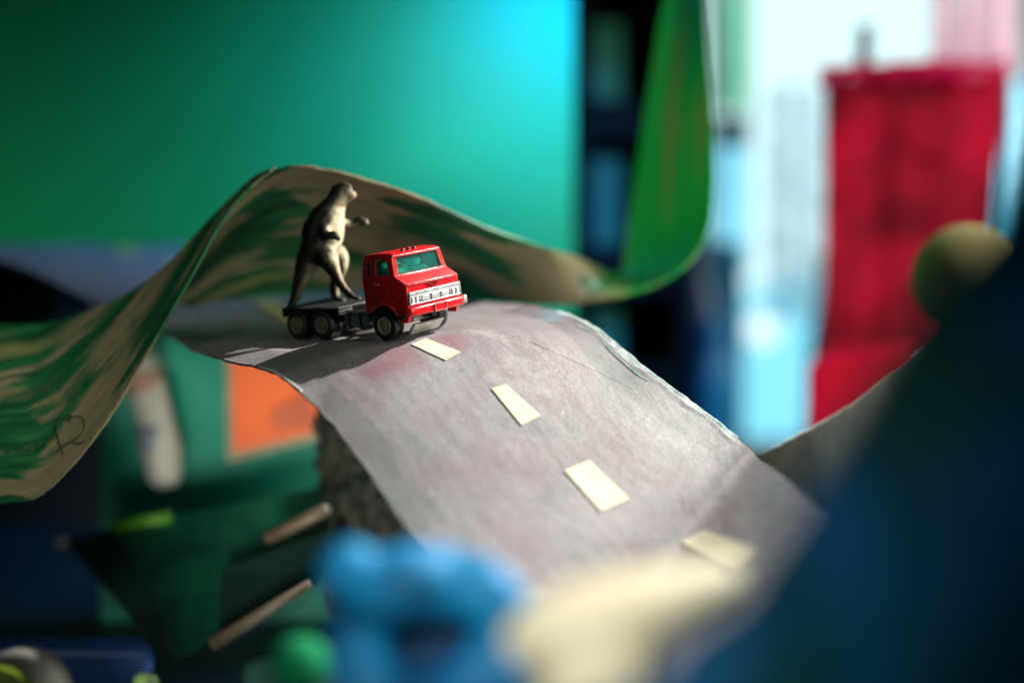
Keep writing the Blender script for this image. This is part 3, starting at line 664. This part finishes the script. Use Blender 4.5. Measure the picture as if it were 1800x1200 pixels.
# ------------------------------------------------------------------ lower left clutter
def box_obj(name, pts8, mat, parent=None, bw=0.0):
    mb = MB(); mb.add(pts8, [(0, 1, 2, 3), (4, 5, 6, 7), (0, 1, 5, 4), (1, 2, 6, 5), (2, 3, 7, 6), (3, 0, 4, 7)])
    o = obj(name, mb.world(), mb.f, mat, parent, smooth=False)
    if bw: bev(o, bw * 0.01, 3)
    return o
M_dgreen = plain('dark_green_plastic', (0.004, 0.070, 0.036), (0.002, 0.022, 0.016), 30, 0.32, spec=0.6)
M_deep = plain('deep_green_plastic', (0.003, 0.030, 0.022), (0.002, 0.018, 0.014), 22, 0.45)
tray = thing('plastic_tray', 'dark green plastic tray below the left end of the road', 'tray', P(350, 1150, 58))
box_obj('tray_side', [K(205, 925, 62), K(575, 855, 60), K(600, 1000, 58), K(330, 1150, 57), K(205, 925, 63), K(575, 855, 61), K(600, 1000, 59), K(330, 1150, 58)], M_dgreen, tray)
box_obj('tray_end', [K(112, 950, 62), K(204, 926, 61.9), K(329, 1151, 56.9), K(300, 1165, 57), K(112, 950, 63), K(204, 926, 62.9), K(329, 1151, 57.9), K(300, 1165, 58)], M_deep, tray)
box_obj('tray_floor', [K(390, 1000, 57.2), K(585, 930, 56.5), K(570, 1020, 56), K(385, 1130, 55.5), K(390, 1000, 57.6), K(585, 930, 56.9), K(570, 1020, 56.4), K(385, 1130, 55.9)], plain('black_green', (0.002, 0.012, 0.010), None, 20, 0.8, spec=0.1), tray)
mb = MB(); mb.tube([K(200, 926, 61.6), K(250, 915, 61.4), K(300, 908, 61.2)], 0.28, 10)
obj('tray_rim', mb.world(), mb.f, plain('lime_rim', (0.10, 0.35, 0.02), None, 40, 0.4), tray)
M_wood = plain('wood_stick', (0.095, 0.068, 0.042), (0.07, 0.048, 0.03), 90, 0.55)
mb = MB(); mb.tube([K(470, 945, 56.8), K(520, 922, 56.3), K(575, 895, 55.6)], 0.26, 10)
tag(obj('craft_stick', mb.world(), mb.f, M_wood), 'thick tan wooden stick lying across the top of the green tray', 'stick')
mb = MB(); mb.tube([K(374, 1131, 54.6), K(450, 1085, 54.3), K(545, 1025, 53.8)], [0.30, 0.26, 0.16], 10)
tag(obj('craft_stick', mb.world(), mb.f, M_wood), 'long thin tan stick along the lower edge of the green tray', 'stick')
mb = MB(); mb.lathe([(0.05, -0.3), (0.25, -0.22), (0.33, 0), (0.25, 0.22), (0.05, 0.3)], K(108, 955, 61), 'z', 14)
tag(obj('bead', mb.world(), mb.f, plain('pale_bead', (0.35, 0.33, 0.28), None, 40, 0.3)), 'tiny pale bead at the corner of the green tray', 'bead')
# clear plastic film curving down from the road
film = [(K(548, 735, 53), K(562, 735, 57)), (K(562, 800, 53), K(578, 800, 57)), (K(574, 880, 53), K(592, 880, 57)), (K(578, 960, 53), K(596, 960, 57)), (K(560, 1010, 52.5), K(580, 1025, 56)), (K(470, 1070, 52), K(490, 1090, 55)), (K(375, 1128, 51.5), K(395, 1150, 54))]
film_o = sheet('plastic_film', grid_from(film, 6, 8), 0.0, M_film); tag(film_o, 'clear plastic sheet curving down beside the road edge', 'plastic sheet')
# bark-textured block under the road
mb = MB(); G = []
M_bark = plain('rough_bark', (0.040, 0.036, 0.018), (0.003, 0.010, 0.008), 170, 0.6, bmp=1.0, bscale=160, lo=0.42, hi=0.62, bdist=0.004)
bm_ = [(K(562, 720, 61), K(720, 740, 61)), (K(568, 800, 60.5), K(760, 800, 60.5)), (K(574, 880, 60), K(800, 880, 60)), (K(580, 980, 60), K(830, 980, 60)), (K(590, 1080, 60), K(840, 1080, 60))]
G = grid_from(bm_, 8, 24)
for i, r in enumerate(G):
    for j, p in enumerate(r): r[j] = p + Vector((0, 0, -1)) * (1.2 * math.sin(math.pi * j / 24) + 0.5 * noise.noise(p * 2.2))
o = sheet('bark_piece', G, 1.0, M_bark); tag(o, 'rough dark brown bark piece under the edge of the grey road', 'bark')
mb = MB(); mb.tube([K(690, 905, 43.5), K(712, 930, 43.2), K(727, 948, 43), K(731, 952, 43)], [0.10, 0.17, 0.24, 0.10], 12)
tag(obj('glass_rod', mb.world(), mb.f, plain('pale_rod', (0.55, 0.68, 0.62), None, 50, 0.12, spec=0.8)), 'short pale glossy rod tip under the near edge of the road', 'rod')
# lower left corner
M_blue = plain('blue_plastic', (0.004, 0.05, 0.22), (0.003, 0.04, 0.18), 20, 0.5)
blue_box = box_obj('navy_box_or_shade', [K(-150, 1132, 54), K(272, 1130, 54), K(276, 1400, 54), K(-150, 1400, 54), K(-130, 1122, 58), K(262, 1120, 58), K(262, 1390, 58), K(-130, 1390, 58)], M_blue, None, 0.5)
tag(blue_box, 'navy blue plastic box in the bottom left corner', 'box')
mb = MB(); mb.lathe([(0.2, -0.45), (1.3, -0.45), (1.5, -0.25), (1.5, 0.25), (1.3, 0.4), (0.5, 0.4)], K(40, 1225, 43), 'z', 32)
disc = obj('token', mb.world(), mb.f, plain('pale_grey_plastic', (0.20, 0.20, 0.185), None, 30, 0.8, spec=0.1)); tag(disc, 'pale grey round token with a lime centre beside the blue box', 'token')
mb = MB(); mb.lathe([(0.1, -0.68), (0.95, -0.66), (1.05, -0.5), (1.05, -0.40), (0.9, -0.40)], K(14, 1222, 43), 'z', 28)
obj('token_centre', mb.world(), mb.f, plain('lime_centre', (0.22, 0.33, 0.02), (0.16, 0.26, 0.015), 40, 0.45), disc)
mb = MB(); mb.tube([K(40, 1300, 43), K(40, 1550, 43)], 0.5, 8); obj('stand', mb.world(), mb.f, M_deep, disc)
mb = MB(); G = grid_from([(K(232, 1215, 43), K(240, 1222, 43)), (K(240, 1190, 42.8), K(262, 1195, 42.4)), (K(252, 1184, 42.7), K(272, 1188, 42.4)), (K(275, 1200, 42.8), K(280, 1206, 42.8))], 5, 5)
lf = tag(sheet('leaf', G, 0.04, plain('leaf_green', (0.045, 0.08, 0.02), None, 80, 0.5)), 'small olive leaf poking up beside the blue box', 'leaf')
mb = MB(); mb.tube([K(256, 1192, 42.7), K(262, 1300, 42.5), K(255, 1560, 42.5)], [0.05, 0.06, 0.07], 6); obj('stem', mb.world(), mb.f, M_dgreen, lf)
mb = MB(); c = K(528, 1168, 33.5); mb.lathe([(0.02, -0.75), (0.36, -0.68), (0.62, -0.43), (0.75, 0), (0.62, 0.43), (0.36, 0.68), (0.02, 0.75)], c, 'z', 24)
tag(sub(obj('ball', mb.world(), mb.f, plain('green_ball', (0.004, 0.20, 0.075), None, 30, 0.8, spec=0.1)), 1), 'small green ball left of the blue toy', 'ball')
box_obj('plastic_crate', [K(430, 1160, 42), K(640, 1090, 42), K(660, 1350, 41), K(420, 1350, 41), K(430, 1150, 44), K(640, 1080, 44), K(660, 1330, 43), K(420, 1330, 43)], plain('deep_teal', (0.002, 0.016, 0.014), None, 20, 0.8, spec=0.1), None, 0.3)
tag(bpy.data.objects['plastic_crate'], 'deep teal crate behind the green ball', 'crate')

# ------------------------------------------------------------------ foreground toys
M_btoy = plain('bright_blue_plastic', (0.004, 0.25, 0.52), (0.003, 0.075, 0.19), 70, 0.6, spec=0.25)
z = 31.0; s_ = z / FPX
bt = [(615, 1012, 40), (650, 1065, 44), (705, 1035, 48), (790, 1035, 48), (865, 1060, 40), (880, 1130, 40), (850, 1210, 48), (760, 1260, 50), (665, 1230, 48), (635, 1140, 40)]
btc = [(K(x, y - 8, z + (0.3 if i % 2 else -0.2)), r * s_ * 1.45) for i, (x, y, r) in enumerate(bt)]
toy = blob('blue_toy', [btc[:2], btc[1:] + [btc[1]]], M_btoy, vox=0.12, it=5)
tag(toy, 'bright blue rounded plastic toy with a hole and a knob, out of focus', 'toy')
mb = MB(); mb.lathe([(0.2, 0), (1.25, 0), (1.25, 0.3), (0.2, 0.3)], K(755, 1140, z + 0.5), 'z', 24); obj('toy_inside', mb.world(), mb.f, plain('deep_blue', (0.004, 0.05, 0.14), None, 30, 0.5), toy)
z = 26.5; s_ = z / FPX
ct = [(940, 1090, 58), (1000, 1072, 74), (1085, 1052, 80), (1180, 1020, 66), (1272, 990, 46), (1075, 1110, 90), (1050, 1190, 96), (1030, 1300, 100)]
cc_ = [(K(x - 4, y + 34, z + dz), r * s_) for (x, y, r), dz in zip(ct, (0.3, 0, 0, 0.4, 0.8, 0, 0, 0))]
cream = blob('cream_toy', [cc_[:5], cc_[5:]], plain('cream_plastic', (0.74, 0.69, 0.50), (0.66, 0.59, 0.38), 30, 0.6), vox=0.14, it=6)
tag(cream, 'cream coloured rounded toy figure in the foreground under the road end', 'toy')
mb = MB(); mb.v = [Vector((x, y, zz)) for x in (-0.054, 0.075) for y in (0.215, 0.355) for zz in (0.0, 0.100)]; mb.f = [(0, 1, 3, 2), (4, 6, 7, 5), (0, 4, 5, 1), (2, 3, 7, 6), (0, 2, 6, 4), (1, 5, 7, 3)]
o = obj('low_box', mb.v, mb.f, M_table, smooth=False); bev(o, 0.002); tag(o, 'dark green box carrying the blue and cream toys', 'box')
# big dark blue strip close to the lens
M_front = plain('dark_blue_brushed', (0.006, 0.075, 0.19), (0.003, 0.034, 0.030), 24, 0.75, spec=0.1, lo=0.42, hi=0.60)
edge = [((1960, 60, 25), (2200, 400, 23)), ((1810, 325, 24.5), (2150, 560, 20)), ((1700, 450, 24.5), (2100, 700, 19)), ((1592, 580, 24.5), (2050, 850, 18.5)), ((1530, 690, 24.7), (2000, 1000, 18)), ((1470, 800, 25), (1950, 1150, 18)),
        ((1408, 900, 25.4), (1900, 1300, 18)), ((1350, 990, 26), (1800, 1400, 18)), ((1310, 1055, 26.5), (1650, 1450, 18.5)), ((1225, 1120, 27), (1450, 1450, 19)), ((1150, 1200, 27), (1250, 1450, 19.5)), ((950, 1260, 27), (1100, 1500, 20))]
edge = [((a[0] - 12, a[1], a[2] * 0.84), (b[0], b[1], b[2] * 0.9)) for a, b in edge]
G = grid_from([(K(*a), K(*a).lerp(K(*b), 0.5) + Vector((0.3, -0.5, 1.2)), K(*b)) for a, b in edge], 6, 14)
o = sheet('front_strip', G, 0.12, M_front); tag(o, 'dark navy painted strip rising at the right, close to the lens', 'cardboard strip')

# ------------------------------------------------------------------ right hand background
M_shelf = plain('black_shelf', (0.004, 0.010, 0.010), (0.002, 0.006, 0.006), 10, 0.8, spec=0.1)
bc = thing('bookcase', 'dark upright bookcase between the green wall and the window', 'bookcase', P(1110, 900, 104))
for (x0, x1, y0, y1, zz) in ((1016, 1212, -300, -40, 102), (1016, 1040, -40, 1000, 102), (1190, 1212, -40, 1000, 102), (1040, 1190, 175, 245, 102), (1040, 1190, 430, 520, 102), (1040, 1190, 640, 700, 102)):
    box_obj('shelf_board', [K(x0, y0, zz), K(x1, y0, zz), K(x1, y1, zz), K(x0, y1, zz), K(x0, y0, zz + 12), K(x1, y0, zz + 12), K(x1, y1, zz + 12), K(x0, y1, zz + 12)], M_shelf, bc)
slab('back_panel', [K(1000, -300, 115), K(1230, -300, 115), K(1230, 1000, 115), K(1000, 1000, 115)], 0.5, M_shelf, bc)
for k, (y0, y1, nm) in enumerate(((40, 175, 'upper shelf'), (280, 430, 'middle shelf'), (540, 640, 'lower shelf'))):
    o = box_obj('book', [K(1040, y0, 104), K(1092, y0, 104), K(1092, y1, 104), K(1040, y1, 104), K(1040, y0, 110), K(1092, y0, 110), K(1092, y1, 110), K(1040, y1, 110)], plain('teal_book', (0.008, 0.20, 0.10), None, 20, 0.6))
    tag(o, 'dim teal book on the %s of the dark bookcase' % nm, 'book', 'books in the dark bookcase')
mb = MB(); mb.v = [Vector((x, y, zz)) for x in (0.06, 0.9) for y in (1.06, 1.22) for zz in (-0.4, -0.066)]; mb.f = [(0, 1, 3, 2), (4, 6, 7, 5), (0, 4, 5, 1), (2, 3, 7, 6), (0, 2, 6, 4), (1, 5, 7, 3)]
o = obj('bench', mb.v, mb.f, M_shelf, smooth=False); tag(o, 'low dark bench under the vases in front of the window', 'bench')
# window: bright daylight beyond, frame, panes
M_sky = mat_emit('daylight', (0.72, 0.95, 1.0), 1.35)
o = slab('sky', [K(900, -900, 330), K(2600, -900, 330), K(2600, 1500, 330), K(900, 1500, 330)], 1.0, M_sky); tag(o, kind='structure')
win = thing('window', 'bright window with bluish frame behind the red cloth', 'window', P(1450, 800, 175))
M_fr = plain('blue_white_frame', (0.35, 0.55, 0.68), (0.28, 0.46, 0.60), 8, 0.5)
M_frd = plain('dark_blue_frame', (0.03, 0.14, 0.24), (0.02, 0.09, 0.17), 8, 0.5)  # deeper blue for the sill and the rail
def bar(nm, x0, x1, y0, y1, zz, m, par, th=4): return box_obj(nm, [K(x0, y0, zz), K(x1, y0, zz), K(x1, y1, zz), K(x0, y1, zz), K(x0, y0, zz + th), K(x1, y0, zz + th), K(x1, y1, zz + th), K(x0, y1, zz + th)], m, par)
bar('frame_post', 1240, 1260, -300, 430, 124, M_fr, win); bar('frame_post', 1800, 1850, -300, 760, 172, M_fr, win)
bar('window_sill', 1150, 1900, 775, 1300, 165, M_frd, win, 14)
bar('frame_rail', 1262, 1318, 203, 258, 118, M_frd, win, 2)
slab('window_pane', [K(1262, -300, 174), K(1800, -300, 174), K(1800, 775, 174), K(1262, 775, 174)], 0.0, M_film, win)
# curtains and objects on the sill
def curtain(name, x0, x1, y0, y1, zz, mat, folds=3, amp=1.0, fray=0):
    secs = []; n = 24
    for i in range(n + 1):
        u = i / n; x = x0 + (x1 - x0) * u; dz = amp * math.sin(u * folds * 2 * math.pi) + 0.4 * amp * math.sin(u * folds * 5.1 + 1)
        secs.append((K(x, y0, zz + dz * 0.6), K(x + (x1 - x0) * 0.02 * math.sin(i), y1, zz + dz)))
    return sheet(name, grid_from(secs, 3, 20, fray=fray, wob=0.25), 0.0, mat)
tag(curtain('curtain', 1262, 1322, -150, 196, 114, mat_cloth('mint_cloth', (0.26, 0.80, 0.60), (0.22, 0.72, 0.52), 6, 0.95, open_=0.04), 2, 1.2), 'pale mint curtain hanging at the left of the window', 'curtain')
M_lace = mat_cloth('white_lace', (0.72, 0.88, 0.96), (0.20, 0.44, 0.62), 45, 0.9, open_=0.45)
tag(curtain('lace_curtain', 1345, 1475, 150, 560, 112, M_lace, 3, 1.0), 'speckled white lace curtain hanging left of the red cloth', 'curtain')
def bottle(name, label, cat, cx, y0, y1, rw, zz, mat, neck=0.4):
    s = zz / FPX; H = (y1 - y0) * s; r = rw * s
    mb = MB(); mb.lathe([(r * 0.9, 0), (r, H * 0.04), (r, H * 0.62), (r * 0.8, H * 0.74), (r * neck, H * 0.82), (r * neck, H * 0.97), (r * neck * 0.9, H)], (0, 0, 0), 'z', 28)
    base = P(cx, y1, zz); o = obj(name, [base + v * 0.01 for v in mb.v], mb.f, mat, sharp=50); return tag(o, label, cat)
M_bl = plain('pale_blue_ceramic', (0.22, 0.46, 0.62), None, 8, 0.4); M_bm = plain('mid_blue_glass', (0.03, 0.42, 0.62), (0.02, 0.28, 0.46), 12, 0.3); M_bd = plain('dark_blue_ceramic', (0.015, 0.08, 0.16), None, 8, 0.4)
bar_o = slab('tinted_sheet', [K(1258, 258, 120), K(1318, 258, 120), K(1318, 480, 120), K(1258, 480, 120)], 0.0, mat_film('sky_blue_sheet', (0.30, 0.66, 0.84), 0.9, 0.2)); tag(bar_o, 'sky blue tinted sheet in the window under the mint curtain', 'tinted sheet')
bar_o = bar('folder', 1196, 1306, 425, 850, 119, plain('deep_blue_card', (0.025, 0.30, 0.46), (0.010, 0.12, 0.22), 14, 0.5), None, 2); tag(bar_o, 'deep blue card standing between bookcase and bright lower window', 'folder')
bottle('vase', 'dark blue vase in front of the window beside the bookcase', 'vase', 1216, 400, 860, 36, 117, M_bd)
bottle('bottle', 'mid blue bottle standing in front of the dark vase', 'bottle', 1255, 560, 860, 38, 114, M_bm, 0.5)
bottle('vase', 'small grey blue vase beside the bright lower pane', 'vase', 1448, 440, 860, 34, 115, plain('grey_blue_ceramic', (0.05, 0.12, 0.18), None, 8, 0.4), 0.6)
mb = MB(); mb.lathe([(0.05, -1.6), (0.9, -1.35), (1.45, -0.7), (1.6, 0), (1.45, 0.7), (0.9, 1.35), (0.05, 1.6)], K(1340, 578, 160), 'z', 24)
tag(obj('window_glint', mb.world(), mb.f, mat_emit('glint_glow', (0.9, 1, 1), 1.5)), 'small round glint in the lower window, put in as a glowing ball', 'window glint')  # glowing ball added for the round glint in the window
o = slab('frosted_sheet', [K(1296, 520, 168), K(1430, 470, 168), K(1430, 775, 168), K(1290, 775, 168)], 0.0, mat_film('aqua_sheet', (0.36, 0.78, 0.96), 0.9, 0.2)); tag(o, 'pale aqua tinted sheet in the lower window behind the glowing glint', 'tinted sheet')
# red cloth
M_red = mat_cloth('crimson_cloth', (0.58, 0.003, 0.032), (0.15, 0.001, 0.010), 16, 0.28)
secs = []
for i in range(25):
    u = i / 24; x = 1446 + 320 * u; dz = 0.16 * math.sin(u * 9) + 0.08 * math.sin(u * 23 + 1)
    top = 124 + 6 * math.sin(u * 9 + 0.5) - 12 * u
    secs.append((K(x + 4, top, 85 + dz * 0.4), K(1450 + (x - 1446) * 0.93, 390, 85 + dz * 1.2 + 0.5), K(1447 + 290 * u, 650, 85.5 + dz)))
o = sheet('red_cloth', grid_from(secs, 4, 30, fray=0.5, seed=3, wob=1.3), 0.12, M_red); tag(o, 'crimson cloth hanging in front of the window', 'cloth')
fz = MB(); rr = random.Random(4)
for k in range(260):
    u = rr.random(); x = 1444 + 324 * u; y = 128 - 12 * u + rr.uniform(-5, 10)
    a = K(x, y, 85 + rr.uniform(-0.6, 0.6)); fz.tube([a, a + Vector((rr.uniform(-0.35, 0.35), rr.uniform(0.1, 0.55), rr.uniform(-0.3, 0.3)))], [0.09, 0.04], 5)
secs = []
for i in range(31):
    u = i / 30; x = 1438 + 334 * u
    secs.append((K(x, 114 - 10 * u + 9 * noise.noise(Vector((u * 14, 2, 0))), 84.2 + 0.2 * math.sin(u * 30)), K(x, 154 - 10 * u + 10 * noise.noise(Vector((u * 11, 7, 0))), 83.9 + 0.2 * math.sin(u * 25))))
sheet('top_ruffle', grid_from(secs, 3, 8, fray=0.3, seed=6, wob=0.4), 0.0, mat_cloth('pink_ruffle', (0.80, 0.012, 0.13), (0.60, 0.006, 0.07), 60, 0.6, open_=0.12), o)
obj('frayed_fringe', fz.world(), fz.f, mat_cloth('pink_fringe', (0.85, 0.04, 0.22), (0.75, 0.02, 0.16), 40, 0.6), o)
mb = MB(); mb.tube([K(1516, 170, 87), K(1518, 110, 87), K(1522, 48, 87.5)], [0.50, 0.48, 0.42], 12)
tag(obj('wooden_dowel', mb.world(), mb.f, plain('brown_wood', (0.10, 0.055, 0.03), None, 40, 0.6)), 'short brown dowel sticking up behind the red cloth', 'dowel')
M_pink = mat_cloth('pink_netting', (0.88, 0.50, 0.64), (0.72, 0.38, 0.52), 40, 0.85, open_=0.12)
tag(curtain('pink_cloth', 1636, 1792, -150, 140, 96, M_pink, 3, 0.8), 'sheer pink cloth hanging behind the top of the red cloth', 'cloth')
box_obj('red_box', [K(1416, 640, 80), K(1600, 612, 80), K(1620, 960, 80), K(1416, 960, 80), K(1450, 608, 86), K(1620, 605, 86), K(1620, 960, 86), K(1450, 960, 86)], plain('red_card', (0.62, 0.003, 0.030), (0.40, 0.002, 0.016), 20, 0.8, spec=0.1), None, 0.3)
tag(bpy.data.objects['red_box'], 'low crimson box below the hanging red cloth', 'box')
mb = MB(); R_ = 2.5; mb.lathe([(R_ * math.sin(a), -R_ * math.cos(a)) for a in [0.03 + k * (math.pi - 0.06) / 12 for k in range(13)]], K(1700, 490, 66), 'z', 32)
yb = tag(obj('yellow_ball', mb.world(), mb.f, plain('dull_yellow', (0.56, 0.50, 0.21), (0.46, 0.40, 0.16), 20, 0.75, spec=0.15)), 'dull yellow ball on a post partly behind the dark blue strip', 'ball')
mb = MB(); mb.lathe([(1.0, 0), (1.0, -15.0), (1.6, -15.3), (1.6, -16.0)], K(1700, 540, 66), 'y', 20); obj('post', mb.world(), mb.f, M_deep, yb)
pan = box_obj('blue_glass_panel', [K(1744, 150, 90), K(1800, 140, 90), K(1800, 900, 90), K(1730, 900, 90), K(1744, 150, 90.6), K(1800, 140, 90.6), K(1800, 900, 90.6), K(1730, 900, 90.6)], mat_film('cyan_sheet', (0.25, 0.78, 0.92), 0.8, 0.1))
tag(pan, 'cyan tinted clear sheet beside the right of the red cloth', 'plastic sheet')
mb = MB(); mb.tube([K(1772, 130, 89), K(1768, 300, 89), K(1760, 470, 89), K(1752, 900, 89)], 0.30, 10)
tag(obj('blue_rod', mb.world(), mb.f, plain('dark_blue_rod', (0.01, 0.10, 0.18), None, 20, 0.3)), 'thin dark blue rod in front of the cyan sheet', 'rod')

# ================================================================== light
def lamp(name, typ, pos, target, energy, color, **kw):
    l = bpy.data.lights.new(name, typ); l.energy = energy; l.color = color
    for k, v in kw.items(): setattr(l, k, v)
    o = bpy.data.objects.new(name, l); C.objects.link(o); p = W(pos); o.location = p
    o.rotation_euler = (W(target) - p).to_track_quat('-Z', 'Y').to_euler(); return o
kd = Vector((0.64, 0.70, 0.31)).normalized()
tgt = Vector((3.0, -2.5, 44))
lamp('key_lamp', 'SPOT', tgt + kd * 150, tgt, 325, (1.0, 0.95, 0.89), shadow_soft_size=0.012, spot_size=math.radians(13), spot_blend=0.3)
lamp('window_lamp', 'AREA', Vector((50, 30, 110)), Vector((0, 0, 50)), 3.0, (1.0, 0.97, 0.85), size=0.6)
lamp('wall_blue_fill', 'AREA', Vector((7, 25, 80)), Vector((-4, 6, 89)), 1.25, (0.0, 0.23, 1.0), size=0.10, spread=math.radians(115))  # added blue source above the frame, giving the wall its cyan gradient
lamp('wall_fill_lamp', 'AREA', Vector((2, 21, 68)), Vector((-3, 6, 88)), 0.08, (0.55, 1.0, 0.50), size=0.08, spread=math.radians(130))  # added greenish fill for the wall, no visible source
lamp('right_fill', 'SPOT', Vector((38, 9, 20)), Vector((-3, 1.5, 55)), 12.5, (1.0, 1.0, 0.86), shadow_soft_size=0.12, spot_size=math.radians(26), spot_blend=0.6)  # added from the right to lift the truck front and tan strip
lamp('left_strip_fill', 'SPOT', Vector((-26, 16, 5)), Vector((-18, -1.0, 51)), 4.0, (1.0, 0.98, 0.80), shadow_soft_size=0.08, spot_size=math.radians(21), spot_blend=0.6)  # added spot brightening the left strip, source unseen
lamp('curl_fill', 'SPOT', Vector((-8, 24, 20)), Vector((8, 8, 66)), 6.0, (0.9, 1.0, 0.75), shadow_soft_size=0.05, spot_size=math.radians(18), spot_blend=0.7)  # added spot lifting the upright green curl of the strip
lamp('cloth_fill', 'AREA', Vector((40, 20, 58)), Vector((21, 2, 84)), 0.5, (1.0, 0.96, 0.96), size=0.15, spread=math.radians(95))  # extra light put in for the red cloth
lamp('toy_fill', 'SPOT', Vector((-6, 9, 6)), Vector((0.8, -6.6, 29)), 6.0, (1.0, 0.98, 0.92), shadow_soft_size=0.06, spot_size=math.radians(26), spot_blend=0.7)  # added spot brightening the cream and blue foreground toys
lamp('front_strip_fill', 'AREA', Vector((-8, 20, 4)), Vector((11, -5, 24)), 0.012, (0.25, 0.65, 1.0), size=0.12, spread=math.radians(45))  # added bluish light for the navy strip near the lens
lamp('board_fill', 'SPOT', Vector((-10, -12, 36)), Vector((-9, -3.5, 66)), 3.2, (1.0, 0.98, 0.85), shadow_soft_size=0.03, spot_size=math.radians(38), spot_blend=0.8)  # added spot under the road, lighting the teal board and orange paper
wd = bpy.data.worlds.new('World'); sc.world = wd; wd.use_nodes = True
bgn = wd.node_tree.nodes['Background']; bgn.inputs[0].default_value = (0.25, 0.85, 0.85, 1); bgn.inputs[1].default_value = 0.018

# ================================================================== camera
cd = bpy.data.cameras.new('Camera'); cam = bpy.data.objects.new('Camera', cd); C.objects.link(cam)
cam.location = CAM; cam.rotation_euler = FW.to_track_quat('-Z', 'Y').to_euler()
cd.lens = 50; cd.sensor_width = 36; cd.clip_start = 0.01; cd.clip_end = 50
cd.dof.use_dof = True; cd.dof.focus_distance = 0.488; cd.dof.aperture_fstop = 2.4
sc.camera = cam
sc.view_settings.view_transform = 'Standard'; sc.view_settings.look = 'None'; sc.view_settings.exposure = 0; sc.view_settings.gamma = 1; sc.view_settings.use_curve_mapping = False
sc.cycles.use_denoising = True
sc.cycles.max_bounces = 10; sc.cycles.transparent_max_bounces = 12; sc.cycles.sample_clamp_indirect = 4.0
